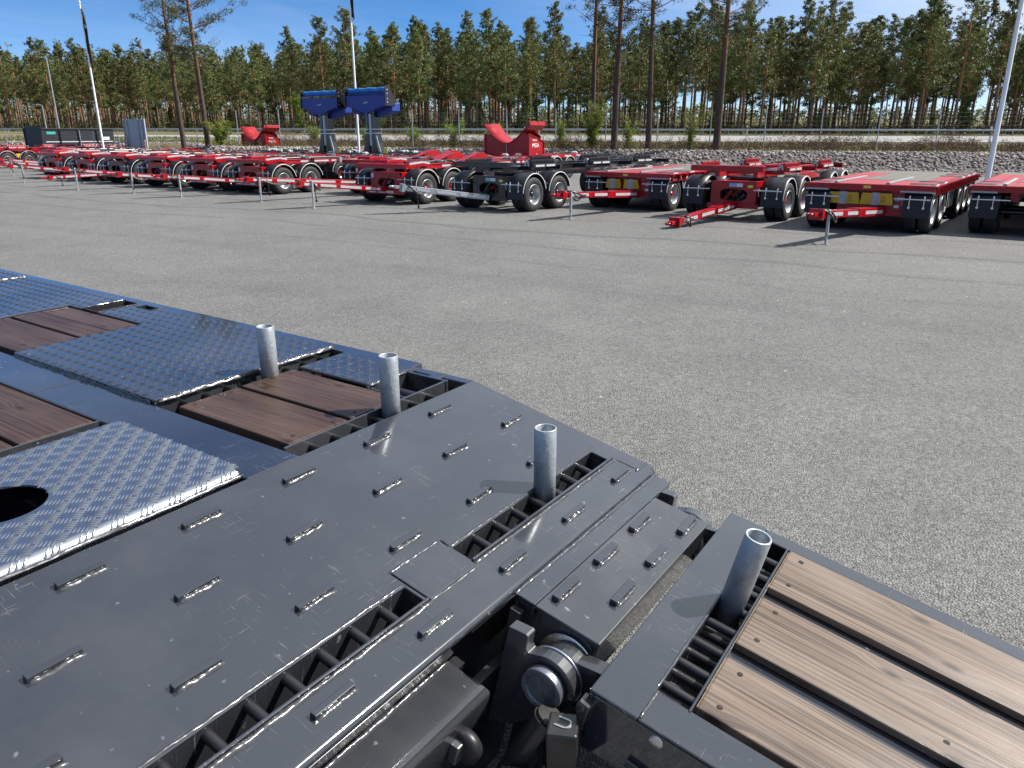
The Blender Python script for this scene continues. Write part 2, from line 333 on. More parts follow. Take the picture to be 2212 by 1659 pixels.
# ------------------------------------------------------------------ geometry helpers
class MB:
    """collects faces for ONE mesh"""
    def __init__(s): s.v = []; s.f = []; s.sm = []
    def add(s, vs, fs, smooth=False):
        o = len(s.v); s.v += [tuple(map(float, q)) for q in vs]
        s.f += [tuple(i + o for i in q) for q in fs]; s.sm += [smooth] * len(fs); return s
    def box(s, c, d, M=None):
        x, y, z = d[0] / 2, d[1] / 2, d[2] / 2
        vs = [Vector(q) for q in ((-x, -y, -z), (x, -y, -z), (x, y, -z), (-x, y, -z), (-x, -y, z), (x, -y, z), (x, y, z), (-x, y, z))]
        if M is not None: vs = [M @ q for q in vs]
        vs = [q + Vector(c) for q in vs]
        return s.add(vs, [(0, 3, 2, 1), (4, 5, 6, 7), (0, 1, 5, 4), (1, 2, 6, 5), (2, 3, 7, 6), (3, 0, 4, 7)])
    def bb(s, x0, x1, y0, y1, z0, z1):
        return s.box(((x0 + x1) / 2, (y0 + y1) / 2, (z0 + z1) / 2), (abs(x1 - x0), abs(y1 - y0), abs(z1 - z0)))
    def bar(s, a, b, w, h, up=(0, 0, 1)):
        """rectangular bar from a to b, width w, height h"""
        a, b = Vector(a), Vector(b); d = (b - a); L = d.length; d.normalize()
        u = Vector(up); sd = d.cross(u)
        if sd.length < 1e-5: sd = d.cross(Vector((1, 0, 0)))
        sd.normalize(); u = sd.cross(d)
        M = Matrix((sd, d, u)).transposed()
        return s.box((a + b) / 2, (w, L, h), M)
    def cyl(s, a, b, r, n=12, r2=None, caps=True, smooth=True):
        a, b = Vector(a), Vector(b); d = (b - a).normalized(); r2 = r if r2 is None else r2
        t = Vector((0, 0, 1)) if abs(d.z) < .9 else Vector((1, 0, 0))
        x = d.cross(t).normalized(); y = d.cross(x)
        vs = []
        for P, q in ((a, r), (b, r2)):
            for i in range(n):
                t = 2 * math.pi * i / n; vs.append(P + x * (q * math.cos(t)) + y * (q * math.sin(t)))
        s.add(vs, [(i, (i + 1) % n, n + (i + 1) % n, n + i) for i in range(n)], smooth)
        if caps:
            s.add(vs[:n], [tuple(range(n - 1, -1, -1))]); s.add(vs[n:], [tuple(range(n))])
        return s
    def tube(s, pts, r, n=6, r1=None, cap=True):
        pts = [Vector(q) for q in pts]; m = len(pts); vs = []
        prev = None
        for i, q in enumerate(pts):
            d = (pts[min(i + 1, m - 1)] - pts[max(i - 1, 0)]).normalized()
            if prev is None:
                t = Vector((0, 0, 1)) if abs(d.z) < .9 else Vector((1, 0, 0)); x = d.cross(t).normalized()
            else: x = (prev - d * prev.dot(d)).normalized()
            prev = x; y = d.cross(x)
            rr = r if r1 is None else r + (r1 - r) * i / (m - 1)
            for j in range(n):
                t = 2 * math.pi * j / n; vs.append(q + x * (rr * math.cos(t)) + y * (rr * math.sin(t)))
        fs = []
        for i in range(m - 1):
            for j in range(n):
                fs.append((i * n + j, i * n + (j + 1) % n, (i + 1) * n + (j + 1) % n, (i + 1) * n + j))
        s.add(vs, fs, True)
        if cap: s.add(vs[:n], [tuple(range(n - 1, -1, -1))]); s.add(vs[-n:], [tuple(range(n))])
        return s
    def prism(s, poly, a, b, axis='y'):
        """extrude a 2-D outline; axis = direction of extrusion between a and b"""
        n = len(poly)
        def P(q, t):
            return {'x': (t, q[0], q[1]), 'y': (q[0], t, q[1]), 'z': (q[0], q[1], t)}[axis]
        vs = [P(q, a) for q in poly] + [P(q, b) for q in poly]
        return s.add(vs, [tuple(range(n)), tuple(range(2 * n - 1, n - 1, -1))] + [(i, i + n, (i + 1) % n + n, (i + 1) % n) for i in range(n)])
    def lathe(s, prof, axis='x', n=28, c=(0, 0, 0), a0=0., a1=2 * math.pi, smooth=True):
        """prof: list of (radius, offset along the axis)"""
        full = abs(a1 - a0 - 2 * math.pi) < 1e-6; m = n if full else n + 1; vs = []
        for (r, h) in prof:
            for i in range(m):
                t = a0 + (a1 - a0) * i / n; q = (r * math.cos(t), r * math.sin(t))
                v = {'x': (h, q[0], q[1]), 'y': (q[0], h, q[1]), 'z': (q[0], q[1], h)}[axis]
                vs.append((v[0] + c[0], v[1] + c[1], v[2] + c[2]))
        fs = []
        for k in range(len(prof) - 1):
            for i in range(n):
                j = (i + 1) % m
                fs.append((k * m + i, k * m + j, (k + 1) * m + j, (k + 1) * m + i))
        return s.add(vs, fs, smooth)
    def gridplate(s, xs, ys, holes, z0, z1):
        """slab with rectangular openings; holes = [(x0,x1,y0,y1)]"""
        xs = sorted(set(list(xs) + [h[i] for h in holes for i in (0, 1)])); ys = sorted(set(list(ys) + [h[i] for h in holes for i in (2, 3)]))
        def full(i, j):
            if i < 0 or j < 0 or i >= len(xs) - 1 or j >= len(ys) - 1: return False
            cx, cy = (xs[i] + xs[i + 1]) / 2, (ys[j] + ys[j + 1]) / 2
            return not any(h[0] < cx < h[1] and h[2] < cy < h[3] for h in holes)
        ny = len(ys); vs = [(x, y, z) for z in (z0, z1) for x in xs for y in ys]; o = len(xs) * ny
        id_ = lambda i, j, t: t * o + i * ny + j; fs = []
        for i in range(len(xs) - 1):
            for j in range(ny - 1):
                if not full(i, j): continue
                fs.append((id_(i, j, 1), id_(i + 1, j, 1), id_(i + 1, j + 1, 1), id_(i, j + 1, 1)))
                fs.append((id_(i, j, 0), id_(i, j + 1, 0), id_(i + 1, j + 1, 0), id_(i + 1, j, 0)))
                if not full(i - 1, j): fs.append((id_(i, j, 0), id_(i, j, 1), id_(i, j + 1, 1), id_(i, j + 1, 0)))
                if not full(i + 1, j): fs.append((id_(i + 1, j, 0), id_(i + 1, j + 1, 0), id_(i + 1, j + 1, 1), id_(i + 1, j, 1)))
                if not full(i, j - 1): fs.append((id_(i, j, 0), id_(i + 1, j, 0), id_(i + 1, j, 1), id_(i, j, 1)))
                if not full(i, j + 1): fs.append((id_(i, j + 1, 0), id_(i, j + 1, 1), id_(i + 1, j + 1, 1), id_(i + 1, j + 1, 0)))
        return s.add(vs, fs)
    def lens(s, c, ax, length, width, h, seg=4):
        """low raised lens (tread stud) lying on z=c.z along 2-D direction ax"""
        c = Vector(c); a = Vector((ax[0], ax[1], 0)).normalized(); p = Vector((-a.y, a.x, 0)); vs = [c - a * length / 2]
        for i in range(1, seg):
            t = -1 + 2 * i / seg; w = width / 2 * math.sqrt(max(0, 1 - t * t * .9)); hh = h * (1 - .3 * t * t)
            vs += [c + a * (t * length / 2) - p * w, c + a * (t * length / 2) + Vector((0, 0, hh)), c + a * (t * length / 2) + p * w]
        vs.append(c + a * length / 2); e = len(vs) - 1
        fs = [(0, 1, 2), (0, 2, 3)]
        for i in range(seg - 2):
            o = 1 + 3 * i; fs += [(o, o + 3, o + 4, o + 1), (o + 1, o + 4, o + 5, o + 2)]
        o = 1 + 3 * (seg - 2); fs += [(o, e, o + 1), (o + 1, e, o + 2)]
        return s.add(vs, fs, True)
    def bead(s, a, b, w=.012, h=.006, step=.006, rnd=None, up=(0, 0, 1)):
        """weld run: one continuous rounded strip with uneven ripples, here and there interrupted"""
        rnd = rnd or random; a, b = Vector(a), Vector(b); d = (b - a); L = d.length; d.normalize(); up = Vector(up); sd = d.cross(up).normalized()
        k = max(3, int(L / (step * .75))); rows = []; hh = 1.; ww = 1.; off = 0.
        for i in range(k + 1):
            hh += rnd.uniform(-.22, .22) + (1. - hh) * .25; ww += rnd.uniform(-.10, .10) + (1. - ww) * .25; off += rnd.uniform(-.05, .05) - off * .2
            e = min(1, i / 2, (k - i) / 2); e = .25 + .75 * e
            rip = 1 + (.16 if i % 2 else -.10) * rnd.uniform(.4, 1.3)
            c = a + d * (L * i / k) + sd * off * w; H = h * max(.35, hh) * rip * e; W = w / 2 * ww * (.6 + .4 * e)
            rows.append([c - sd * W - up * .0008, c - sd * W * .62 + up * H * .72, c + up * H, c + sd * W * .62 + up * H * .72, c + sd * W - up * .0008])
        vs = [q for r_ in rows for q in r_]
        return s.add(vs, [(i * 5 + j, i * 5 + j + 1, (i + 1) * 5 + j + 1, (i + 1) * 5 + j) for i in range(k) for j in range(4)], True)
    def mesh(s, name):
        me = bpy.data.meshes.new(name); me.from_pydata(s.v, [], s.f)
        me.polygons.foreach_set('use_smooth', s.sm); me.validate(); me.update()
        return me
    def build(s, name, mat, parent=None, loc=(0, 0, 0), bevel=0, seg=2):
        return link(name, s.mesh(name), mat, parent, loc, bevel, seg)

def link(name, me, mat, parent=None, loc=(0, 0, 0), bevel=0, seg=2):
    if mat and not me.materials: me.materials.append(MATS[mat])
    o = bpy.data.objects.new(name, me); COL.objects.link(o); o.parent = parent; o.location = loc
    if parent is None: o.location = Vector(loc) * S; o.scale = (S, S, S)
    if bevel:
        b = o.modifiers.new('bevel', 'BEVEL'); b.width = bevel; b.segments = seg; b.limit_method = 'ANGLE'; b.angle_limit = R(40)
        b.harden_normals = False
    return o
def tag(o, label=None, cat=None, group=None, kind=None):
    if label: o['label'] = label
    if cat: o['category'] = cat
    if group: o['group'] = group
    if kind: o['kind'] = kind
    return o
def empty(name, loc=(0, 0, 0), rz=0., parent=None):
    o = bpy.data.objects.new(name, None); COL.objects.link(o); o.parent = parent; o.empty_display_size = .2
    o.location = Vector(loc) * (1 if parent else S); o.rotation_euler = (0, 0, rz)
    if not parent: o.scale = (S, S, S)
    return o
CACHE = {}
def shared(key, fn, name):
    if key not in CACHE: CACHE[key] = fn().mesh(name)
    return CACHE[key]
def text_mesh(txt, size, depth=.002):
    cu = bpy.data.curves.new('lettering', 'FONT'); cu.body = txt; cu.size = size; cu.extrude = depth; cu.align_x = 'CENTER'; cu.align_y = 'CENTER'
    cu.resolution_u = 2
    o = bpy.data.objects.new('t', cu); COL.objects.link(o)
    dg = bpy.context.evaluated_depsgraph_get(); me = bpy.data.meshes.new_from_object(o.evaluated_get(dg))
    bpy.data.objects.remove(o); return me
# ------------------------------------------------------------------ the setting
def bank_y(x): return 41.1 - .217 * x + np.minimum(6., 1.2 * np.maximum(0., -16. - x))
def yard_z(x, y): return -GS * y
def smooth(t): t = max(0, min(1, t)); return t * t * (3 - 2 * t)
def terrain_z(x, y):
    d = y - bank_y(x)
    zy = yard_z(x, bank_y(x) - 2.6)
    if d < 0: return zy + (.24 - zy) * smooth((d + 2.7) / 2.7)
    if d < 14: return .24
    return .24 - .10 * smooth((d - 14) / 30)
mb = MB()                                              # asphalt yard
xs = [-400, -120, -60, -30, 0, 30, 60, 120, 180]
vs = [(x, -90, yard_z(x, -90)) for x in xs] + [(x, bank_y(x) - 2.3, yard_z(x, bank_y(x) - 2.3)) for x in xs]
mb.add(vs, [(i, i + 1, len(xs) + i + 1, len(xs) + i) for i in range(len(xs) - 1)])
tag(mb.build('yard', 'asphalt'), kind='structure')
mb = MB()                                              # ground beyond the yard, up the bank and out to the horizon
xs = [-2500, -700, -250] + list(np.linspace(-120, 120, 49)) + [250, 700, 2500]
ds = [-3.0, -2.6, -2.2, -1.8, -1.4, -1.0, -.6, -.2, .2, 1, 2.5, 5, 9, 14, 20, 30, 42, 60, 100, 200, 500, 1500, 3200]
rg = random.Random(5)
for d in ds:
    for x in xs:
        xx = max(-120, min(160, x)); y = bank_y(xx) + d
        z = terrain_z(xx, y) + (rg.uniform(-.05, .05) if 0 < d < 12 else 0)
        if d == -3.0: z = yard_z(xx, y) - .12
        mb.add([(x, y, z)], [])
n = len(xs)
mb.add([], [])
fs = [(j * n + i, j * n + i + 1, (j + 1) * n + i + 1, (j + 1) * n + i) for j in range(len(ds) - 1) for i in range(n - 1)]
mb.f += fs; mb.sm += [True] * len(fs)
tag(mb.build('ground', 'heath_ground'), kind='structure')
def road_strip(y0, y1, z0, z1, name, mat, kind='structure'):
    m = MB(); X = [-400, -100, -40, 0, 40, 100, 400]
    m.add([(x, y0 - .08 * x, z0) for x in X] + [(x, y1 - .08 * x, z1) for x in X], [(i, i + 1, 8 + i, 7 + i) for i in range(6)])
    return tag(m.build(name, mat), kind=kind)
road_strip(55.5, 75.5, .262, .225, 'road', 'road_concrete')
for k, yy in enumerate((57.6, 73.4)):
    rz = .262 - (yy - 55.5) / 20 * .037 + .006
    road_strip(yy, yy + .12, rz, rz, 'road_marking', 'white_trim')
road_strip(78, 79.5, .24, .24, 'verge', 'heath_ground')

# bare soil of the bank under the stones
mb = MB(); X = list(np.linspace(-60, 80, 71)); DD = [-2.75, -2.2, -1.6, -1.0, -.5, 0, .45]
for d in DD:
    for x in X: mb.add([(x, bank_y(x) + d, terrain_z(x, bank_y(x) + d) + .012)], [])
n = len(X); fs = [(j * n + i, j * n + i + 1, (j + 1) * n + i + 1, (j + 1) * n + i) for j in range(len(DD) - 1) for i in range(n - 1)]
mb.f += fs; mb.sm += [True] * len(fs); tag(mb.build('bank', 'bank_soil'), kind='structure')
# loose stones that cover the bank
def rocks(n, seed, xr, dr, size, name):
    rnd = np.random.RandomState(seed)
    t = (1 + 5 ** .5) / 2
    ico = np.array([(-1, t, 0), (1, t, 0), (-1, -t, 0), (1, -t, 0), (0, -1, t), (0, 1, t), (0, -1, -t), (0, 1, -t), (t, 0, -1), (t, 0, 1), (-t, 0, -1), (-t, 0, 1)], float) / 1.9
    fc = np.array([(0, 11, 5), (0, 5, 1), (0, 1, 7), (0, 7, 10), (0, 10, 11), (1, 5, 9), (5, 11, 4), (11, 10, 2), (10, 7, 6), (7, 1, 8), (3, 9, 4), (3, 4, 2), (3, 2, 6), (3, 6, 8), (3, 8, 9), (4, 9, 5), (2, 4, 11), (6, 2, 10), (8, 6, 7), (9, 8, 1)])
    x = rnd.uniform(xr[0], xr[1], n); d = rnd.uniform(dr[0], dr[1], n)
    y = bank_y(x) + d
    z = np.array([terrain_z(a, b) for a, b in zip(x, y)])
    sz = size * (.45 + 1.0 * rnd.rand(n) ** 2)
    V = ico[None] * (1 + rnd.uniform(-.3, .3, (n, 12, 1))) * np.stack([sz * rnd.uniform(.8, 1.5, n), sz * rnd.uniform(.7, 1.2, n), sz * rnd.uniform(.5, .9, n)], 1)[:, None, :]
    a = rnd.uniform(0, 6.28, n); ca, sa = np.cos(a)[:, None], np.sin(a)[:, None]
    b = rnd.uniform(-.6, .6, n); cb, sb = np.cos(b)[:, None], np.sin(b)[:, None]
    X, Y, Z = V[..., 0], V[..., 1], V[..., 2]
    X, Z = X * cb - Z * sb, X * sb + Z * cb
    X, Y = X * ca - Y * sa, X * sa + Y * ca
    P = np.stack([X + x[:, None], Y + y[:, None], Z + (z + sz * .15)[:, None]], 2).reshape(-1, 3)
    F = (fc[None] + (np.arange(n) * 12)[:, None, None]).reshape(-1, 3)
    return raw_mesh(name, P, F)
def raw_mesh(name, P, F, smooth=False):
    me = bpy.data.meshes.new(name); k = F.shape[1]
    me.vertices.add(len(P)); me.vertices.foreach_set('co', P.astype(np.float32).ravel())
    me.loops.add(F.size); me.loops.foreach_set('vertex_index', F.astype(np.int32).ravel())
    me.polygons.add(len(F)); me.polygons.foreach_set('loop_start', (np.arange(len(F)) * k).astype(np.int32))
    me.polygons.foreach_set('loop_total', np.full(len(F), k, np.int32))
    if smooth: me.polygons.foreach_set('use_smooth', np.ones(len(F), bool))
    me.update(calc_edges=True); return me
me = rocks(27000, 3, (-34, 44), (-2.75, .35), .068, 'gravel_bank_stones')
tag(link('gravel_bank_stones', me, 'gravel'), 'slope of loose pinkish grey stones behind the parked trailers', 'gravel', kind='stuff')

# guard rail on the far side of the road
gr = empty('guardrail', (0, 79.5, .24)); tag(gr, 'long galvanised guard rail along the far side of the road', 'guardrail')
m = MB(); prof = [(-.03, .33), (-.05, .37), (-.02, .42), (-.05, .47), (-.03, .51)]
X = list(range(-120, 121, 8))
for i in range(len(prof) - 1):
    a, b = prof[i], prof[i + 1]
    m.add([(x, a[0] - .08 * x, a[1] + .02) for x in X] + [(x, b[0] - .08 * x, b[1] + .02) for x in X], [(j, j + 1, len(X) + j + 1, len(X) + j) for j in range(len(X) - 1)], True)
m.build('rail_beam', 'rail_zinc', gr)
pm = MB().bb(-.03, .03, 0, .07, -.3, .5).mesh('rail_post')
for i in range(-30, 31): link('post', pm, 'rail_zinc', gr, (i * 2.6, -.08 * i * 2.6, 0))
# ------------------------------------------------------------------ the grey low loader in the foreground
LA = R(-34.6); U0, V0 = -3.0, 1.2
ex = Vector((math.cos(LA), math.sin(LA), 0)); ey = Vector((-math.sin(LA), math.cos(LA), 0))
_w = ex * U0 + ey * V0
LZ = -yard_z(0, _w.y)
ll = empty('low_loader_trailer', (_w.x, _w.y, -LZ), LA)
tag(ll, 'dark grey low loader with tread plates, planks and lowered tail ramp, nearest the camera', 'trailer')
OFF = (-U0, -V0, LZ)
DZ = .77
rnd = random.Random(11)
# --- level deck -------------------------------------------------------------
m = MB()
m.bb(-9, -1.80, 1.243, 1.440, DZ - .20, DZ)                      # flat-topped main beam
m.bb(-9, -1.80, .0, .10, DZ - .2, DZ - .03)
m.bb(-9, -2.12, 2.318, 2.392, DZ - .16, DZ)                      # outer side rail
m.bb(-2.12, -1.80, 2.300, 2.345, DZ - .16, DZ - .004)
m.bb(-9, -1.80, 2.05, 2.07, DZ - .22, DZ - .06)                  # carrier rails under the boards
m.bb(-9, -1.80, 1.452, 1.475, DZ - .22, DZ - .05)
for u in (-8.2, -7.2, -6.2, -5.2, -4.25, -3.72, -2.70, -2.2):
    m.bb(u, u + .05, .1, 2.30, DZ - .2, DZ - .062)
m.bb(-9, -1.85, -.3, 2.30, DZ - .30, DZ - .285)  # pan added below the deck to keep its gaps dark
fr = m.build('deck_frame', 'grey_paint', ll, OFF, .004)
m = MB(); m.bb(-3.12, -3.095, 1.25, 1.436, DZ - .02, DZ + .0012)
m.bead((-3.108, 1.25, DZ), (-3.108, 1.436, DZ), .016, .0012, .008, rnd); m.build('seam', 'weld_metal', fr)
def tread(name, u0, u1, v0, v1, holes=(), thick=.014, lift=.008, pu=.062, pv=.062):
    top = DZ + lift
    p = MB().gridplate([u0, u1], [v0, v1], list(holes), top - thick, top).build(name, 'grey_paint', ll, OFF, .004)
    st = MB(); i = 0; u = u0 + .02
    while u < u1 - .015:
        j = 0; v = v0 + .02 + (.5 * pv if i % 2 else 0)
        while v < v1 - .015:
            if not any(h[0] - .01 < u < h[1] + .01 and h[2] - .01 < v < h[3] + .01 for h in holes):
                sgn = 1 if (i + 2 * j) % 4 in (0, 1) else -1
                sgn = 1 if i % 2 == 0 else -1
                st.lens((u, v, top), (1, sgn), .044, .0105, .0046)
            v += pv; j += 1
        u += pu * .5; i += 1
    o = st.build('tread_studs', 'grey_paint', p); o['kind'] = 'stuff'
    return p
tread('tread_plate', -9.0, -5.53, 1.46, 2.338, lift=.016)
tread('tread_plate', -5.515, -4.455, 1.46, 2.338)
tread('tread_plate', -4.450, -3.70, 2.075, 2.330, holes=[(-4.30, -4.15, 2.07, 2.318), (-4.08, -3.945, 2.252, 2.316)])
tread('tread_plate', -3.69, -2.605, 1.447, 2.342, lift=.016, thick=.022)
tread('tread_plate', -2.50, -2.09, 2.040, 2.310)
# pockets: boxes let into the deck
def pocket(u0, u1, v0, v1, depth=.14, t=.008):
    m = MB(); z1 = DZ + .012
    m.bb(u0 - t, u0, v0 - t, v1 + t, DZ - depth, z1); m.bb(u1, u1 + t, v0 - t, v1 + t, DZ - depth, z1)
    m.bb(u0, u1, v0 - t, v0, DZ - depth, z1 - .003); m.bb(u0, u1, v1, v1 + t, DZ - depth, z1 - .003)
    m.bb(u0, u1, v0, v1, DZ - depth, DZ - depth + .006)
    return m.build('stake_pocket', 'dark_paint', ll, OFF)
pocket(-4.292, -4.158, 2.08, 2.310); pocket(-4.072, -3.953, 2.262, 2.308, .1)
# boards
def plank(u0, u1, v0, v1, top, mat, parent, loc, th=.045, holes=True, along='u'):
    g = rnd.uniform(-.002, .002)
    p = MB().gridplate([u0 - (u0 + u1) / 2, u1 - (u0 + u1) / 2], [v0 - (v0 + v1) / 2, v1 - (v0 + v1) / 2], [], -th, 0)
    o = p.build('plank', mat, parent, Vector(loc) + Vector(((u0 + u1) / 2, (v0 + v1) / 2, top + g)), .005, 2)
    o.rotation_euler = (rnd.uniform(-.004, .004), rnd.uniform(-.0015, .0015), rnd.uniform(-.002, .002))
    if holes:
        h = MB(); hl = (u1 - u0) / 2; hw = (v1 - v0) / 2
        xs_ = [-hl + .035, hl - .035] if hl < .5 else [-hl + .045, -hl + .50, -hl + 1.0]
        for x in xs_:
            for y in (-hw + .045, hw - .045):
                if hl >= .5 and x > -hl + .1 and rnd.random() < .4: continue
                a = x + rnd.uniform(-.008, .008); b = y + rnd.uniform(-.01, .01); r = rnd.uniform(.0062, .0085)
                h.add([(a + r * math.cos(t) * 1.15, b + r * math.sin(t) * rnd.uniform(.75, 1.1), .0011) for t in [k * math.pi / 5 for k in range(10)]], [tuple(range(10))])
        hp = o if parent is ll else parent; hl_ = (0, 0, 0) if parent is ll else o.location
        h.build('screw_hole', 'screw_hole', hp, hl_)['kind'] = 'stuff'
        e = MB().bb(-hl - .0012, -hl, -hw + .006, hw - .006, -th + .006, -.006); e.bb(hl, hl + .0012, -hw + .006, hw - .006, -th + .006, -.006)
        e.build('end_grain', 'end_grain', hp, hl_)['kind'] = 'stuff'
    return o
T = DZ - .002
for v0, v1 in ((1.487, 1.747), (1.763, 2.022)): plank(-2.518, -1.908, v0, v1, T, 'stained_wood', ll, OFF)
for v0, v1 in ((1.482, 1.755), (1.772, 1.913), (1.917, 2.06)): plank(-4.440, -3.712, v0, v1, T + .003, 'stained_wood', ll, OFF)
for v0, v1 in ((.985, 1.230), (.725, .970)): plank(-4.35, -2.627, v0, v1, T, 'stained_wood', ll, OFF)
# openings with rungs
rung_u = shared('rung_u', lambda: MB().cyl((-.045, 0, 0), (.045, 0, 0), .013, 12), 'rung')
def rungs(uc, v0, v1, z, parent, loc, skip=()):
    v = v0; k = 0
    while v < v1 + .001:
        if k not in skip: link('rung', rung_u, 'dark_paint', parent, Vector(loc) + Vector((uc, v, z)))
        v += .098; k += 1
def wall(u0, u1, v0, v1, z0, z1, name='slot_wall', mat='grey_paint_dull', bev=.002):
    return MB().bb(u0, u1, v0, v1, z0, z1).build(name, mat, ll, OFF, bev)
wall(-2.612, -2.604, 1.447, 2.31, DZ - .15, DZ + .002); wall(-2.535, -2.527, 1.447, 2.03, DZ - .15, DZ - .05)
rungs(-2.568, 1.458, 2.27, DZ - .028, ll, OFF)
wall(-1.888, -1.879, 1.447, 2.25, DZ - .15, DZ + .004); rungs(-1.838, 1.455, 2.22, DZ - .030, ll, OFF)
wall(-2.612, -2.604, .1, 1.238, DZ - .15, DZ + .002); wall(-2.533, -2.527, .1, 1.238, DZ - .15, DZ - .012); rungs(-2.568, .18, 1.2, DZ - .028, ll, OFF)
# side box at the end of the level deck: flat bars, round bar inside
m = MB(); m.bb(-2.10, -1.879, 2.256, 2.272, DZ - .13, DZ + .003); m.bb(-2.10, -2.088, 2.03, 2.256, DZ - .13, DZ + .003)
m.bb(-2.10, -2.085, 2.272, 2.335, DZ - .13, DZ + .001); m.bb(-1.985, -1.93, 2.272, 2.335, DZ - .13, DZ + .001); m.bb(-2.10, -1.88, 2.03, 2.04, DZ - .13, DZ - .002)
m.build('side_box', 'grey_paint', ll, OFF, .003)
MB().cyl((-2.10, 2.14, DZ - .045), (-1.93, 2.14, DZ - .045), .022, 16).build('locking_bar', 'dark_paint', ll, OFF)
MB().cyl((-2.03, 2.30, DZ - .09), (-2.03, 2.30, DZ - .03), .026, 16).build('locking_bar', 'dark_paint', ll, OFF)
# weld runs of the level deck
m = MB()
m.bead((-2.597, 1.46, DZ + .006), (-2.597, 2.325, DZ + .006), .016, .010, .009, rnd)
m.bead((-3.695, 2.085, DZ + .004), (-3.695, 2.34, DZ + .004), .012, .008, .009, rnd)
m.bead((-5.522, 1.5, DZ + .006), (-5.522, 2.335, DZ + .006), .016, .010, .011, rnd)
m.bead((-4.303, 2.07, DZ + .008), (-4.303, 2.318, DZ + .008), .010, .006, .010, rnd)
m.bead((-2.086, 2.04, DZ + .004), (-2.086, 2.25, DZ + .004), .010, .006, .008, rnd)
o = m.build('weld_bead', 'weld_metal', ll, OFF); o['kind'] = 'stuff'
m = MB().bead((-3.68, 1.441, DZ), (-2.62, 1.441, DZ), .014, .012, .009, rnd)
o = m.build('weld_bead', 'dark_paint', ll, OFF); o['kind'] = 'stuff'
# --- aluminium five-bar cover with a round hand hole
AU0, AU1, AV0, AV1 = -2.523, -1.872, -.30, 1.268; AZ = DZ + .012
HC, HR = (-2.20, .745), .118
m = MB(); q = .17
m.gridplate([AU0, AU1], [AV0, AV1], [(HC[0] - q, HC[0] + q, HC[1] - q, HC[1] + q)], AZ - .004, AZ)
N_ = 48; ring = []; sq = []
for i in range(N_):
    t = 2 * math.pi * i / N_; c, s_ = math.cos(t), math.sin(t); k = q / max(abs(c), abs(s_))
    ring.append((HC[0] + HR * c, HC[1] + HR * s_, AZ)); sq.append((HC[0] + k * c, HC[1] + k * s_, AZ))
m.add(ring + sq + [(a, b, AZ - .006) for a, b, c in ring], [(i, N_ + i, N_ + (i + 1) % N_, (i + 1) % N_) for i in range(N_)] + [(i, (i + 1) % N_, 2 * N_ + (i + 1) % N_, 2 * N_ + i) for i in range(N_)])
prof = [(AU1 + .028 * math.sin(a), AZ - .028 + .028 * math.cos(a)) for a in [k * math.pi / 14 for k in range(8)]] + [(AU1 + .028, AZ - .05)]
vs = [(a, v, b) for v in (AV0, AV1 - .02) for a, b in prof]; k = len(prof)
m.add(vs, [(i, i + 1, k + i + 1, k + i) for i in range(k - 1)], True)
cov = m.build('aluminium_cover', 'aluminium_plate', ll, OFF)
st = MB(); cell = .041; iu = 0; u = AU0 + .022
while u < AU1 + .03:
    iv = 0; v = AV1 - .020
    while v > AV0 + .02:
        if math.hypot(u - HC[0], v - HC[1]) > HR + .012:
            dr = (1, 1) if (iu + iv) % 2 else (1, -1); pr = Vector((-dr[1], dr[0], 0)).normalized()
            for kk in range(-2, 3):
                c = Vector((u, v, AZ)) + pr * (kk * .0098)
                if AU0 + .008 < c.x < AU1 + .010 and c.y < AV1 - .006: st.lens(c, dr, .036, .0060, .0021)
        v -= cell; iv += 1
    u += cell; iu += 1
o = st.build('five_bar_relief', 'relief_bright', cov); o['kind'] = 'stuff'
st = MB()
for i in range(19):                                              # relief running over the rolled edge
    v = AV1 - .03 - i * .082
    for j in range(3):
        c0 = v - j * .016
        st.tube([(AU1 + .010 + .021 * math.sin(a), c0 - .018 * a, AZ - .026 + .0275 * math.cos(a)) for a in (.25, .6, 1.0, 1.35)], .0020, 5)
o = st.build('edge_relief', 'aluminium_plate', cov); o['kind'] = 'stuff'
MB().bb(-2.45, -1.95, .3, 1.15, DZ - .25, DZ - .2).cyl((-2.12, .62, DZ - .2), (-2.12, .62, DZ - .05), .03, 14).build('cover_well', 'dark_paint', ll, OFF)
o = MB().bead((-1.835, .0, DZ - .004), (-1.835, 1.262, DZ - .004), .012, .006, .011, rnd).build('weld_bead', 'weld_metal', ll, OFF); o['kind'] = 'stuff'

# --- sloping tail -----------------------------------------------------------
TA = R(11.8)
def tail_frame(o): o.location = Vector(OFF) + Vector((-1.80, 0, DZ)); o.rotation_euler = (0, TA, 0)
m = MB()
m.gridplate([0, .2, .4, .82], [-.4, .4, 1.3, 2.335], [(.615, .684, 1.445, 2.235), (.630, .699, .12, 1.232)], -.012, 0)
prof = [(.812, .0003), (.8195, 0), (.826, -.0012), (.832, -.005), (.836, -.0105), (.837, -.018), (.834, -.024), (.785, -.15)]; k = len(prof)
vs = [(a, v, b) for v in (-.4, 1.26) for a, b in prof]; m.add(vs, [(i, i + 1, k + i + 1, k + i) for i in range(k - 1)], True)
prof2 = prof[:-1] + [(.834, -.035)]
vs = [(a, v, b) for v in (1.26, 2.305) for a, b in prof2]; m.add(vs, [(i, i + 1, k + i + 1, k + i) for i in range(k - 1)], True)
m.bb(.001, .83, 2.323, 2.3345, -.14, -.0125)
m.bb(.002, .012, -.4, 2.32, -.14, -.0125)
tail = m.build('tail_deck', 'grey_paint', ll, (0, 0, 0), .003); tail_frame(tail)
def tp(mb, name, mat, bev=0, kind=None, parent=None, top=False):
    o = mb.build(name, mat, ll if top else (parent or tail), (0, 0, 0), bev)
    if top: tail_frame(o)
    if kind: o['kind'] = kind
    return o
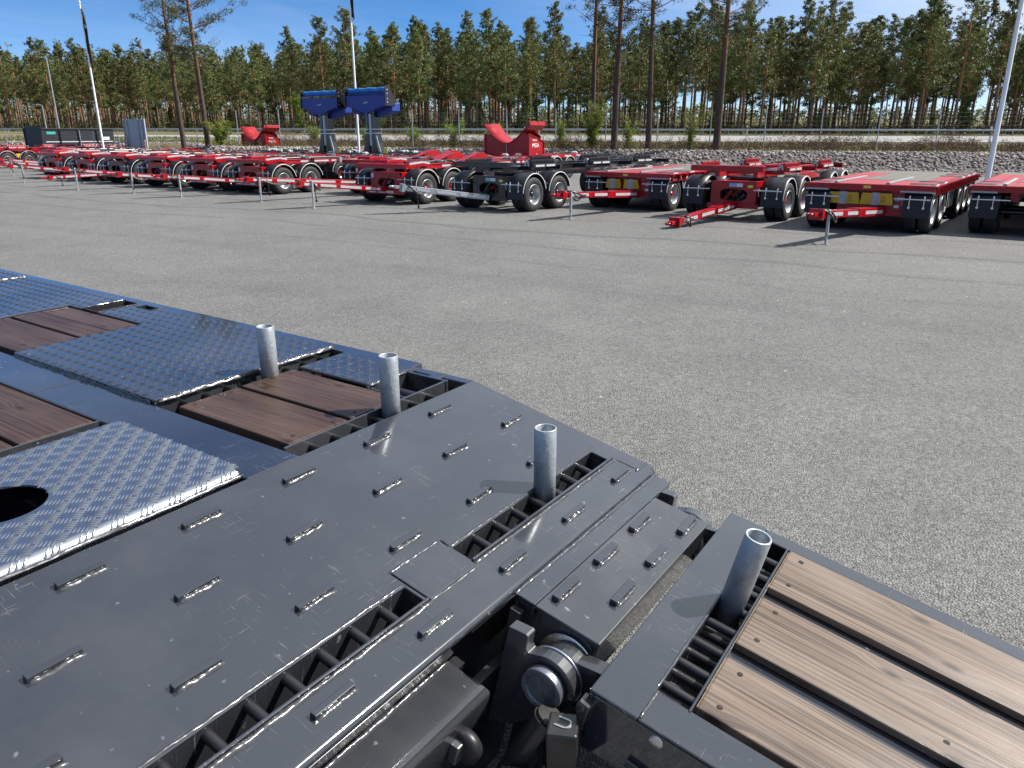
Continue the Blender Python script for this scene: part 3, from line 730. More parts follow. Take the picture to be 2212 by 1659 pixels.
tp(MB().bb(.686, .694, 1.440, 2.252, -.13, .010), 'slot_wall', 'grey_paint', .002)
tp(MB().bb(.701, .709, .10, 1.238, -.13, .010), 'slot_wall', 'grey_paint', .002)
tp(MB().bb(.605, .614, 1.445, 2.24, -.16, -.013), 'slot_wall', 'grey_paint_dull'); tp(MB().bb(.620, .629, .12, 1.24, -.16, -.013), 'slot_wall', 'grey_paint_dull')
tp(MB().bb(.58, .80, .1, 2.28, -.215, -.20), 'tail_shade_pan', 'dark_paint')  # dark pan added so the slots look shaded inside
for v0 in (.108, 1.234, 1.433, 2.238): tp(MB().bb(.614, .70, v0, v0 + .010, -.2, -.0125), 'slot_end', 'grey_paint_dull')
tp(MB().bb(.573, .709, 1.243, 1.436, -.011, .0045), 'patch_plate', 'grey_paint', .002)
for v in [1.455 + .0985 * i for i in range(8)]: link('rung', rung_u, 'dark_paint', tail, (.650, v, -.026))
for v in [.165 + .0985 * i for i in range(11)]: link('rung', rung_u, 'dark_paint', tail, (.664, v, -.026))
bars = []
for s0, vv in ((.083, .652), (.296, .482), (.511, .658), (.768, .806)):
    for kk in range(-3, 6):
        v = vv + .3285 * kk
        if -.35 < v < 2.15: bars.append((s0, v))
bars = [b for b in bars if not (b[0] == .768 and b[1] > 2.15)]
BW = {}
def gbar(par, s0, v, L=.113, w=.017, h=.0135):
    dv = rnd.uniform(-.004, .004)
    b = MB().bb(-w / 2, w / 2, 0, L, -.001, h).build('grip_bar', 'grey_paint', par, (s0 + rnd.uniform(-.003, .003), v + dv, 0), .0016, 2)
    b.rotation_euler = (0, 0, rnd.uniform(-.025, .025))
    wm = BW.setdefault(par.name, MB()); bx, by = b.location.x, b.location.y
    wm.bead((bx + w / 2 + .002, by + .004, 0), (bx + w / 2 + .002, by + L + .004, 0), .015, .0065, .0062, rnd)
    wm.bead((bx - w / 2 - .001, by + .03, 0), (bx - w / 2 - .001, by + L * .7, 0), .006, .003, .009, rnd)
for s0, v in bars: gbar(tail, s0, v)
w_ = MB()
w_.bead((.607, 1.445, 0), (.607, 2.30, 0), .010, .004, .008, rnd); w_.bead((.700, 1.44, 0), (.700, 2.262, 0), .014, .006, .008, rnd)
w_.bead((.716, .1, 0), (.716, 1.24, 0), .015, .007, .0085, rnd); w_.bead((.622, .12, 0), (.622, 1.232, 0), .010, .004, .009, rnd)
w_.bead((.712, 1.24, 0), (.712, 1.44, 0), .010, .004, .010, rnd)
w_.bead((.570, 1.24, 0), (.570, 1.44, 0), .011, .006, .007, rnd); w_.bead((.570, 1.446, 0), (.612, 1.446, 0), .011, .006, .007, rnd)
w_.bead((.790, 2.245, 0), (.790, 2.33, 0), .012, .006, .007, rnd); w_.bead((.70, 2.262, 0), (.79, 2.262, 0), .006, .002, .008, rnd)
tp(w_, 'weld_bead', 'weld_metal', 0, 'stuff')
# stepped edge plate beyond the fold, hinge box, lamp bracket
m = MB().bb(.8385, .905, 1.432, 2.292, -.016, -.006).bb(.8955, .905, 1.432, 2.292, -.10, -.016).bb(.84, .90, 1.440, 1.446, -.10, -.016)
tp(m, 'edge_plate', 'grey_paint', .003)
tp(MB().bead((.845, 1.43, -.006), (.845, 2.30, -.006), .014, .006, .0075, rnd), 'weld_bead', 'weld_metal', 0, 'stuff')
tp(MB().bb(.846, .880, 1.41, 1.4318, -.20, -.04), 'end_lug', 'grey_paint_dull', .003)
m = MB().bb(.909, 1.102, 1.425, 2.152, -.012, 0).bb(.915, .927, 1.430, 2.147, -.22, -.012).bb(1.086, 1.098, 1.430, 2.147, -.14, -.012).bb(.927, 1.086, 1.43, 1.442, -.20, -.012).bb(.927, 1.086, 2.135, 2.147, -.14, -.012)
hb = tp(m, 'hinge_box', 'grey_paint_dull', .003, top=True)
for s0, vs_ in ((.939, (1.472, 1.693, 1.915)), (1.054, (1.575, 1.799, 2.020))):
    for v in vs_: gbar(hb, s0, v, .114, .022, .015)
for par in (tail, hb): tp(BW[par.name], 'weld_bead', 'weld_metal', 0, 'stuff', par)
m = MB().bb(.787, .915, -.4, 1.245, -.156, -.150)
prof = [(.910, -.1498), (.915, -.150), (.921, -.1515), (.9255, -.156), (.927, -.162), (.927, -.168), (.927, -.30)]; k = len(prof)
m.add([(a, v, b) for v in (-.4, 1.245) for a, b in prof], [(i, i + 1, k + i + 1, k + i) for i in range(k - 1)], True)
lb = tp(m, 'lamp_bracket', 'grey_paint_dull', top=True)
lb.modifiers.new('thick', 'SOLIDIFY').thickness = .005
tp(MB().bead((.792, -.2, -.150), (.792, 1.245, -.150), .013, .006, .008, rnd), 'weld_bead', 'weld_metal', 0, 'stuff')
lm = tp(MB().lathe([(0, .012), (.030, .010), (.043, .003), (.046, -.010), (.046, -.022), (.03, -.028), (0, -.028)], 'y', 24, (.945, 1.150, -.232)), 'marker_lamp', 'black_plastic', top=True)
tp(MB().bb(.925, .950, 1.10, 1.128, -.265, -.205), 'lamp_lens', 'lamp_lens', .003, None, lm)
tp(MB().bb(.74, .80, -.4, 2.2, -.55, -.216).bb(.80, .90, .6, 1.30, -.62, -.36), 'tail_shade_box', 'dark_paint')  # dark boxes added to stand in for the shade under the tail
tp(MB().bb(.86, .885, 1.05, 1.47, -.62, -.17).bb(.92, 1.09, 1.44, 1.452, -.60, -.221), 'hinge_shade_plate', 'dark_paint')  # dark plates added to hide the ground and blacken the space below the hinge
# lugs, pin and discs of the ramp hinge
PC = (1.032, -.108)
lug = [(.898, -.34), (.898, -.012), (.948, -.004), (.955, -.008), (.957, -.046), (.966, -.054)] + [(PC[0] + .077 * math.cos(R(t)), PC[1] + .077 * math.sin(R(t))) for t in range(112, -75, -11)] + [(.97, -.30)]
tp(MB().prism(lug, 1.325, 1.360, 'y'), 'hinge_lug', 'grey_paint_dull', .002)
tp(MB().prism(lug, 2.215, 2.250, 'y'), 'hinge_lug', 'grey_paint_dull', .002)
pin_mb = MB()
for seg in ([(0, 1.3005), (.0395, 1.3005)], [(.0395, 1.3005), (.0415, 1.2990), (.0435, 1.2965)], [(.0435, 1.2965), (.0540, 1.2962)], [(.0540, 1.2962), (.0558, 1.2972), (.0565, 1.2990)], [(.0565, 1.2990), (.0565, 1.3200)], [(.0565, 1.32), (.050, 1.322)], [(.05, 1.322), (.05, 2.27)], [(.05, 2.27), (0, 2.27)]):
    pin_mb.lathe(seg, 'y', 40, (PC[0], 0, PC[1]))
pin = tp(pin_mb, 'hinge_pin', 'zinc_dull', top=True)
for v0, r in ((1.362, .080), (1.418, .082), (2.190, .080), (2.160, .080)):
    tp(MB().lathe([(.03, v0), (r - .003, v0), (r, v0 + .001), (r, v0 + .005), (.03, v0 + .006)], 'y', 40, (PC[0], 0, PC[1])), 'thrust_washer', 'bright_steel', 0, None, pin)
arm = [(PC[0] + .076 * math.cos(a), PC[1] + .076 * math.sin(a)) for a in [R(70 + 12 * i) for i in range(17)]] + [(1.16, -.155), (1.16, -.018)]
# --- ramp -------------------------------------------------------------------
m = MB()
m.gridplate([1.132, 1.255], [1.290, 2.283], [], -.012, 0)
m.bb(1.132, 1.144, 1.290, 2.283, -.16, -.012).bb(1.243, 1.255, 1.40, 2.22, -.16, -.012)
m.bb(1.255, 3.6, 1.290, 1.398, -.010, -.0015); m.bb(1.144, 3.6, 1.2905, 1.300, -.18, -.012); m.bb(1.34, 3.6, 1.388, 1.398, -.12, -.010)
m.bb(1.255, 3.6, 2.222, 2.283, -.012, -.0015); m.bb(1.144, 3.6, 2.272, 2.283, -.18, -.012)
m.bb(1.336, 1.343, 1.39, 2.222, -.12, .002)
ramp = m.build('ramp', 'grey_paint', ll, (0, 0, 0), .004); tail_frame(ramp)
_p = Vector((1.2, 1.8, 0)); _q = Matrix.Rotation(R(1.2), 3, 'Z'); _r = Matrix.Rotation(TA, 3, 'Y')      # the lowered ramp hangs very slightly askew
ramp.rotation_euler = (_r @ _q).to_euler(); ramp.location = ramp.location + _r @ (_p - _q @ _p + Vector((.010, 0, 0)))
def rp_(mb, name, mat, bev=0, kind=None): return tp(mb, name, mat, bev, kind, ramp)
rp_(MB().gridplate([1.345, 3.6], [1.40, 2.22], [], -.034, -.0245), 'ramp_floor', 'grey_paint', .002)
for v in [1.45 + .0995 * i for i in range(8)]:
    link('rung', rung_u, 'dark_paint', ramp, (1.296, v, -.026)); link('rung', rung_u, 'dark_paint', ramp, (1.296, v + .02, -.085))
rp_(MB().bb(1.25, 1.345, 1.40, 2.22, -.165, -.155), 'slot_floor', 'dark_paint')
for v0, v1 in ((1.418, 1.630), (1.690, 1.930), (1.985, 2.219)):
    plank(1.347, 3.5, v0, v1, .001, 'worn_wood', ramp, (0, 0, 0), .024)
w_ = MB().bead((1.258, 1.296, 0), (1.258, 1.398, 0), .010, .004, .008, rnd).bead((1.252, 1.41, 0), (1.252, 2.21, 0), .008, .003, .008, rnd)
rp_(w_, 'weld_bead', 'weld_metal', 0, 'stuff')
for v0, v1_ in ((1.370, 1.4165), (2.168, 2.188)): rp_(MB().prism(arm, v0, v1_, 'y'), 'hinge_arm', 'grey_paint_dull', .002)
rp_(MB().lathe([(0, 1.289), (.016, 1.2885), (.0175, 1.2895), (.0175, 1.292)], 'y', 20, (1.308, 0, -.034)), 'boss', 'bright_steel')
rp_(MB().cyl((1.262, 1.284, -.13), (1.75, 1.284, -.16), .010, 10), 'side_rod', 'dark_paint')
rp_(MB().prism([(1.118, -.040), (1.124, -.026), (1.150, -.030), (1.150, -.05), (1.146, -.105), (1.134, -.104), (1.122, -.06)], 1.265, 1.300, 'y'), 'stop_block', 'grey_paint_dull', .002)
# hydraulic cylinder under the hinge
cyl = tp(MB().cyl((1.083, 1.262, -.130), (1.02, 1.19, -.42), .036, 24).cyl((1.085, 1.264, -.118), (1.083, 1.262, -.130), .030, 24), 'hydraulic_cylinder', 'dark_metal', top=True)
Mx = Matrix.Rotation(R(-14), 3, 'Y') @ Matrix.Rotation(R(24), 3, 'Z')
tp(MB().box((1.150, 1.232, -.150), (.072, .075, .14), Mx), 'valve_block', 'dark_metal', .006, None, cyl)
tp(MB().box((1.098, 1.17, -.315), (.09, .05, .15), Mx), 'valve_body', 'dark_metal', .006, None, cyl)
tp(MB().cyl((1.098, 1.235, -.178), (1.12, 1.215, -.215), .015, 6, smooth=False).cyl((1.12, 1.215, -.215), (1.142, 1.20, -.228), .013, 12).cyl((1.142, 1.20, -.228), (1.152, 1.194, -.236), .017, 6, smooth=False), 'hose_fitting', 'black_frame', 0, None, cyl)
tp(MB().cyl((1.135, 1.19, -.225), (1.095, 1.13, -.38), .008, 10), 'hose_pipe', 'bright_steel', 0, None, cyl)
for txt, loc, sz in (('U', Vector((1.150, 1.232, -.150)) + Mx @ Vector((.004, 0, .0705)), .055), ('PS', Vector((1.098, 1.17, -.315)) + Mx @ Vector((0, -.0255, .04)), .045)):
    me = text_mesh(txt, sz, .0015); o = link('embossed_letters', me, 'wheel_silver', cyl, loc)
    o.rotation_euler = (Mx.to_4x4() @ (Matrix.Rotation(R(70), 4, 'Z') if txt == 'U' else Matrix.Rotation(R(90), 4, 'X'))).to_euler()
# running gear of the low loader, out of sight under the deck
for u in (-7.6, -6.6, -5.6):
    for v in (.1, 1.95):
        MB().cyl((u, v, .39 - LZ * 0), (u, v + .24, .39), .39, 28).build('wheel', 'tyre_rubber', ll, OFF)
m = MB().bb(-9, -2.0, .85, .97, DZ - .5, DZ - .29).bb(-9, -2.0, 1.35, 1.47, DZ - .5, DZ - .29)
for u in (-7.6, -6.6, -5.6): m.cyl((u, .2, .39), (u, 2.1, .39), .05, 12)
m.build('chassis', 'dark_paint', ll, OFF)
MB().bb(-2.6, -2.45, 1.0, 1.12, -.0, DZ - .29).bb(-2.7, -2.35, .93, 1.19, -.02, .0).build('support_leg', 'dark_paint', ll, OFF)

# galvanised stake tubes standing in the rung slots
def stake(name, u, v, z0, z1, label, tilt=None, r=.0355):
    h = z1 - z0
    mb = MB().lathe([(r - .0065, 0), (r, 0), (r, h - .0015), (r - .0012, h), (r - .0055, h), (r - .0065, h - .0015), (r - .0065, 0)], 'z', 36)
    P = ex * u + ey * v
    o = mb.build(name, 'galvanised', None, (P.x, P.y, z0)); o.rotation_euler = tilt if tilt is not None else (0, 0, LA)
    return tag(o, label, 'tube', 'stake tubes standing in the trailer slots')
stake('stake_tube', -2.536, 1.918, DZ - .09, DZ + .205, 'galvanised steel stake tube between the big tread plate and the brown planks')
stake('stake_tube', -1.842, 1.898, DZ - .09, DZ + .207, 'galvanised stake tube at the corner of the brown planks where the deck starts to slope', r=.0345)
def tail_pt(s, v, n): return (-1.80 + s * math.cos(TA) + n * math.sin(TA), v, DZ - s * math.sin(TA) + n * math.cos(TA))
a = tail_pt(.652, 1.898, -.09)
stake('stake_tube', a[0] - .002, a[1], a[2], a[2] + .306, 'galvanised stake tube standing alone in the slot of the sloping grey tail', (0, 0, LA))
a = tail_pt(1.296, 1.848, -.08)
stake('stake_tube', a[0], a[1], a[2], a[2] + .305, 'galvanised stake tube leaning on the ramp beside the pale worn planks', (Matrix.Rotation(LA, 3, 'Z') @ Matrix.Rotation(R(12.5), 3, 'Y')).to_euler(), r=.0355)
# ------------------------------------------------------------------ the parked trailers (local frame: +x sunny side, +y rear, z up)
YA = R(36.0)
RYv = Vector((math.sin(YA), math.cos(YA), 0)); RXv = Vector((math.cos(YA), -math.sin(YA), 0))
def yard_pt(lx, ly):
    w = RXv * lx + RYv * ly; return Vector((w.x, w.y, yard_z(w.x, w.y)))
def yard_rot(extra=0.):
    nrm = Vector((0, GS, 1)).normalized(); y = RYv.copy(); y.z = -GS * y.y; y.normalize(); x = y.cross(nrm).normalized()
    return (Matrix((x, y, nrm)).transposed() @ Matrix.Rotation(extra, 3, 'Z')).to_euler()
def yard_root(name, lx, ly, label, cat, group=None, extra=0., z=0.):
    o = empty(name, yard_pt(lx, ly) + Vector((0, 0, z))); o.rotation_euler = yard_rot(extra); return tag(o, label, cat, group)
WR = .395; HW = 1.10
def tyre_mb():
    m = MB()
    p = [(.215, -.035), (.25, -.012), (.31, -.004), (.36, -.012), (.385, -.03), (.395, -.05), (.3955, -.085), (.390, -.09), (.3955, -.095), (.3955, -.135), (.390, -.14), (.3955, -.145), (.394, -.175), (.38, -.198), (.33, -.212), (.215, -.2)]
    m.lathe(p, 'x', 36); m.lathe([(r, x - .225) for r, x in p], 'x', 28)
    return m
def rim_mb():
    return MB().lathe([(.232, -.030), (.236, -.016), (.228, -.010), (.219, -.014), (.212, -.030), (.200, -.045), (.196, -.085), (.186, -.100), (.178, -.135), (.160, -.152), (.125, -.158), (.112, -.150), (.085, -.148), (.0, -.148)], 'x', 36)
def hub_mb(): return MB().lathe([(.085, -.15), (.078, -.11), (.055, -.075), (.040, -.062), (0, -.06)], 'x', 20)
def holes_mb():
    m = MB()
    for i in range(8):
        t = 2 * math.pi * i / 8; c = (.147 * math.cos(t), .147 * math.sin(t))
        m.add([(-.1515, c[0] + .021 * math.cos(a), c[1] + .021 * math.sin(a)) for a in [k * math.pi / 4 for k in range(8)]], [tuple(range(8))])
    return m
def wheel(par, x, y, side, hubmat):
    w = link('wheel', shared('tyre', tyre_mb, 'wheel'), 'tyre_rubber', par, (x, y, WR))
    if side < 0: w.rotation_euler = (0, 0, math.pi)
    link('rim', shared('rim', rim_mb, 'rim'), 'wheel_silver', w)
    link('hub', shared('hub' + hubmat, hub_mb, 'hub'), hubmat, w)
    o = link('rim_openings', shared('rimholes', holes_mb, 'rim_openings'), 'screw_hole', w); o['kind'] = 'stuff'
FR = .475
def fender_mb():
    # arc over the wheel in the y-z plane, x from -.46 to 0
    a0, a1 = R(12), R(176)
    m = MB(); p = [(FR - .012, -.46), (FR, -.46), (FR + .004, -.25), (FR + .002, -.03), (FR - .012, 0), (FR - .03, .002), (FR - .03, -.004), (FR - .016, -.008), (FR - .012, -.46)]
    m.lathe(p, 'x', 22, (0, 0, 0), a0, a1); return m
def trim_mb(): return MB().lathe([(FR - .020, .003), (FR - .008, .005), (FR - .004, -.002)], 'x', 22, (0, 0, 0), R(12), R(176))
def flap_mb():
    m = MB(); m.prism([(-FR + .002, .52), (-FR - .004, .30), (-FR + .004, .22), (-FR + .012, .22), (-FR + .004, .30), (-FR + .010, .52)], -.46, 0, 'x'); return m
def flap_clip_mb():
    m = MB()
    m.cyl((0, -FR - .03, .60), (0, -FR - .012, .44), .011, 8); m.cyl((0, -FR - .03, .595), (0, -FR - .005, .64), .014, 8); m.cyl((0, -FR - .022, .435), (0, -FR - .008, .435), .022, 10)
    return m
def fender(par, x, y, side, flap=True):
    f = link('fender', shared('fender', fender_mb, 'fender'), 'black_plastic', par, (x, y, WR + .02))
    sx = 1
    if side < 0: f.scale = (-1, 1, 1)
    link('fender_trim', shared('trim', trim_mb, 'fender_trim'), 'white_trim', f)
    if flap:
        link('mudflap', shared('flap', flap_mb, 'mudflap'), 'mudflap_rubber', f, (0, 0, -.02 - WR + .08))
        for xx in (-.36, -.12): link('flap_clip', shared('clip', flap_clip_mb, 'flap_clip'), 'bright_steel', f, (xx, 0, -WR + .03))
def strap_bar(par, x, y, side):
    MB().cyl((x - side * .62, y, .63), (x - side * .02, y, .63), .012, 8).build('fender_stay', 'bright_steel', par)

def bez(p0, p1, p2, p3, n=12):
    p0, p1, p2, p3 = map(Vector, (p0, p1, p2, p3)); out = []
    for i in range(n + 1):
        t = i / n; out.append(p0 * (1 - t) ** 3 + p1 * 3 * t * (1 - t) ** 2 + p2 * 3 * t * t * (1 - t) + p3 * t ** 3)
    return out
def drawbar(par, p0, p1, mat, jack=None, jackmat='galvanised', strips=((.05, .35), (.4, .62), (.7, .92)), loops=2, seed=0, w=.18, h=.12, coil=True, elbow=None):
    rd = random.Random(seed); p0, p1 = Vector(p0), Vector(p1); d = p1 - p0
    m = MB()
    if elbow: m.bar(p0 + Vector((0, .02, 0)), p0 + d * elbow, w * 1.25, h * 1.25); m.bar(p0 + d * (elbow - .02), p1, w, h)
    else: m.bar(p0, p1, w, h)
    dn = d.normalized()
    m.bar(p1 - dn * .02, p1 + dn * .05, w * 1.35, h * 1.5)
    m.bar(p1 + dn * .04, p1 + dn * .22, w * .75, h * .55)
    db = m.build('drawbar', mat, par, (0, 0, 0), .006)
    e = MB(); c = p1 + dn * .27
    e.lathe([(.028, -.018), (.028, .018), (.055, .022), (.062, 0), (.055, -.022), (.028, -.018)], 'z', 20, c); e.build('towing_eye', mat, db)
    sd = dn.cross(Vector((0, 0, 1))).normalized()
    if sd.x < 0: sd = -sd
    for a, b in strips:
        t = MB(); q = sd * (w / 2 * (1.25 if elbow and b <= elbow else 1) + .004)
        t.bar(p0 + d * a + q, p0 + d * b + q, .006, h * .5); t.build('reflector_strip', 'reflective_tape', db)
        q = -q; t = MB(); t.bar(p0 + d * a + q, p0 + d * b + q, .006, h * .5); t.build('reflector_strip', 'reflective_tape', db)
    if jack is not None:
        q = p0 + d * jack + sd * (w / 2 + .03)
        j = MB().bb(q.x - .022, q.x + .022, q.y - .022, q.y + .022, q.z - .34, q.z + .07).build('jack_stand', jackmat, par, (0, 0, 0), .004)
        MB().bb(q.x - .016, q.x + .016, q.y - .016, q.y + .016, .012, q.z - .33).bb(q.x - .05, q.x + .05, q.y - .05, q.y + .05, 0, .012).build('jack_foot', jackmat, j)
        MB().cyl((q.x, q.y - .02, q.z - .30), (q.x + .03, q.y - .07, q.z - .30), .009, 8).build('jack_pin', 'bright_steel', j)
    for k in range(loops):
        t0 = .98 - rd.uniform(0, .1); t1 = t0 - rd.uniform(.12, .35); drop = rd.uniform(.10, .26)
        a = p0 + d * t0 + Vector((0, 0, h / 2)); b = p0 + d * t1 + Vector((0, 0, h / 2)); s1 = sd * rd.uniform(.10, .2)
        MB().tube(bez(a, a + Vector((0, 0, .10)) + s1 - dn * .06, (a + b) / 2 + s1 * 1.6 + Vector((0, 0, -drop * 1.9)), b, 14), .014, 7).build('hose', 'hose_black', par)
    if coil:
        t0 = .86; a = p0 + d * t0 + Vector((0, 0, h / 2)); q = sd * .12
        zg = max(.05, a.z - .42)
        MB().tube(bez(a, a + Vector((0, 0, .08)) + q, Vector((a.x, a.y, zg + .12)) + q * 1.3, Vector((a.x, a.y, zg)) + q * 1.1 - dn * .03, 12), .012, 6).cyl(Vector((a.x, a.y, zg)) + q * 1.1 - dn * .03, Vector((a.x, a.y, zg - .05)) + q * 1.1 - dn * .03, .026, 8).build('cable_plug', 'hose_black', par)
    return db

def front_panel(par, mat, y=-.36, hw=.50, z0=.26, z1=.80, inner=True, seed=0):
    """plate between the front wheels with an oval opening and the valves behind it"""
    rd = random.Random(seed)
    m = MB(); hx0, hx1, hz0, hz1 = -.30, .30, z0 + .13, z1 - .16; zc = (hz0 + hz1) / 2; xc = 0; a, b = (hx1 - hx0) / 2, (hz1 - hz0) / 2
    N = 24; ring = []; sq = []
    for i in range(N):
        t = 2 * math.pi * i / N; c, s_ = math.cos(t), math.sin(t)
        f = (abs(c) ** 3.2 + abs(s_) ** 3.2) ** (-1 / 3.2); ring.append((a * c * f, zc + b * s_ * f))
        k = min(hw / max(1e-6, abs(c)), ((z1 - zc) if s_ > 0 else (zc - z0)) / max(1e-6, abs(s_))); sq.append((k * c, zc + k * s_))
    vs = [(q[0], y, q[1]) for q in ring] + [(q[0], y, q[1]) for q in sq] + [(q[0], y + .03, q[1]) for q in ring]
    m.add(vs, [(i, (i + 1) % N, N + (i + 1) % N, N + i) for i in range(N)] + [(i, 2 * N + i, 2 * N + (i + 1) % N, (i + 1) % N) for i in range(N)])
    m.bb(-hw, -hw + .012, y + .001, y + .95, z0, z1); m.bb(hw - .012, hw, y + .001, y + .95, z0, z1); m.bb(-hw + .012, hw - .012, y + .002, y + .95, z1 - .02, z1 - .002); m.bb(-hw - .06, hw + .06, y - .04, y - .001, z0 - .02, z0 + .08)
    p = m.build('front_panel', mat, par, (0, 0, 0), .003)
    m = MB(); m.bb(-.46, .46, y + .5, y + .51, z0 + .02, z1 - .03); m.build('panel_back', 'black_frame', p)
    m = MB(); m.cyl((-.22, y + .09, zc - .13), (-.02, y + .12, zc + .17), .045, 12); m.build('air_cylinder', mat, p)
    m = MB(); m.cyl((.10, y + .13, zc - .12), (.24, y + .09, zc + .02), .05, 12); m.build('air_cylinder', mat if rd.random() < .6 else 'black_frame', p)
    m = MB(); m.cyl((-.05, y + .14, zc - .02), (.06, y + .10, zc + .05), .035, 10); m.build('valve', 'galvanised' if rd.random() < .5 else 'red_paint', p)
    for k in range(3):
        x = rd.uniform(-.25, .2); MB().tube(bez((x, y + .06, zc + .12), (x + .15, y + .01, zc + .14), (x + .05, y + .03, zc - .1), (x + .2, y + .09, zc - .11), 8), .010, 6).build('air_line', 'hose_black', p)
    return p
def sticker(par, x, y, z, w, h, mat, name='sticker'): return MB().bb(x - w / 2, x + w / 2, y - .004, y - .001, z - h / 2, z + h / 2).build(name, mat, par)

def running_gear(par, frame, axles_front=(0, 1.05), axles_rear=(4.2, 5.2), hub='black_frame', flaps=True, rear=True):
    for i, y in enumerate(axles_front):
        for sd in (1, -1):
            wheel(par, sd * HW, y, sd, hub); fender(par, sd * HW, y, sd, flaps)
            strap_bar(par, sd * HW, y - FR - .03, sd)
        MB().cyl((-.9, y, WR), (.9, y, WR), .05, 12).build('axle', 'black_frame', par)
    if rear:
        for y in axles_rear:
            for sd in (1, -1): wheel(par, sd * HW, y, sd, hub)
            fender(par, HW, y, 1, False); MB().cyl((-.9, y, WR), (.9, y, WR), .05, 12).build('axle', 'black_frame', par)

def comb(par, x, y, L, mat, z, side):
    """toothed container guide: flange with a row of gussets"""
    m = MB(); m.bb(x - .012, x + .012, y, y + L, z, z + .085); m.bb(x - .055, x + .055, y, y + L, z - .012, z - .0005)
    c = m.build('container_guide', mat, par, (0, 0, 0), .003)
    n = int(L / .085); me = shared('tooth' + mat, lambda: MB().prism([(.013, .002), (.05, .002), (.013, .08)], -.006, .006, 'y').prism([(-.013, .002), (-.013, .08), (-.05, .002)], -.006, .006, 'y'), 'gusset')
    for i in range(n): link('gusset', me, mat, c, (x, y + (i + .5) * L / n, z))
def lashing(par, x, y, z):
    m = MB().prism([(-.06, 0), (.06, 0), (.035, .10), (-.035, .10)], -.012, .012, 'y')
    o = link('lashing_bracket', shared('lash', lambda: MB().prism([(-.065, 0), (-.025, 0), (-.015, .065), (.015, .065), (.025, 0), (.065, 0), (.035, .11), (-.035, .11)], -.014, .014, 'y'), 'lashing_bracket'), 'galvanised', par, (x, y, z)); o.rotation_euler = (0, 0, R(35))

def container_trailer(lx, ly, mat, label, tip, L=7.2, jack=None, seed=0, extra=0., dmat=None, combs=True, rear=True, flat_tip=False, nm='container_trailer', zoff=.0, elbow=None):
    t = yard_root(nm, lx, ly, label, 'trailer', 'trailers parked in a row across the yard', extra)
    hub = mat; running_gear(t, mat, hub=hub, axles_rear=(L - 2.2, L - 1.2), rear=rear)
    front_panel(t, mat, seed=seed)
    m = MB(); m.lathe([(.2, .80), (.42, .80), (.42, .87), (.2, .87)], 'z', 28, (0, .5, 0)); m.build('turntable', 'black_frame', t)
    m = MB()
    for x in (-.42, .42): m.bb(x - .05, x + .05, -.30, L - .4, .875, 1.035)
    for y in (.2, 1.4, 2.6, 3.8, 5.0, L - .6): m.bb(-.85, .85, y, y + .09, .93, 1.03)
    ch = m.build('chassis', mat, t, (0, 0, 0), .004)
    m = MB(); m.prism([(-.42, 1.0), (-.42, 1.10), (-.40, 1.12), (-.26, 1.12), (-.26, 1.10), (-.39, 1.09), (-.39, 1.0)], -.98, .62, 'x'); m.build('end_beam', mat, t, (0, 0, 0), .003)
    for x, y0 in ((.88, .12), (.88, 2.7), (.88, 5.1), (-.80, -.25), (-.80, 2.4), (-.80, 4.9)):
        if y0 + .95 > L: continue
        comb(t, x, y0, .95, mat, 1.09, 1)
        MB().bb(x - .12, x + .10, y0 + .02, y0 + .93, 1.0, 1.0775).build('side_carrier', mat, t, (0, 0, 0), .003)
        for k in (.06, .5):
            sx = x + .1045; MB().bb(sx, sx + .006, y0 + k, y0 + k + .36, 1.015, 1.06).build('reflector_strip', 'reflective_tape', t)
        lashing(t, x - .05, y0 - .09, 1.035); lashing(t, x - .05, y0 + 1.05, 1.035)
    for x in (.30, .72): MB().bb(x - .13, x + .13, -.2605, -.255, 1.03, 1.07).build('reflector_strip', 'reflective_tape', t)
    MB().prism([(1.15, .86), (1.25, .93), (2.2, .93), (2.6, .86), (2.6, .80), (1.15, .80)], .88, .95, 'x').build('side_plate', mat, t)
    sticker(t, -.02, -.36, .72, .16, .075, 'sticker_blue'); sticker(t, .13, -.36, .72, .13, .07, 'sticker_white'); sticker(t, .36, -.36, .70, .11, .055, 'sticker_yellow')
    MB().cyl((.56, -.40, .63), (.56, -.42, .63), .035, 12).bar((.56, -.425, .63), (.58, -.425, .50), .025, .012).build('brake_knob', 'galvanised', t)
    drawbar(t, (0.0, -.40, .30), tip, dmat or mat, jack, seed=seed + 1, loops=2, elbow=elbow)
    return t

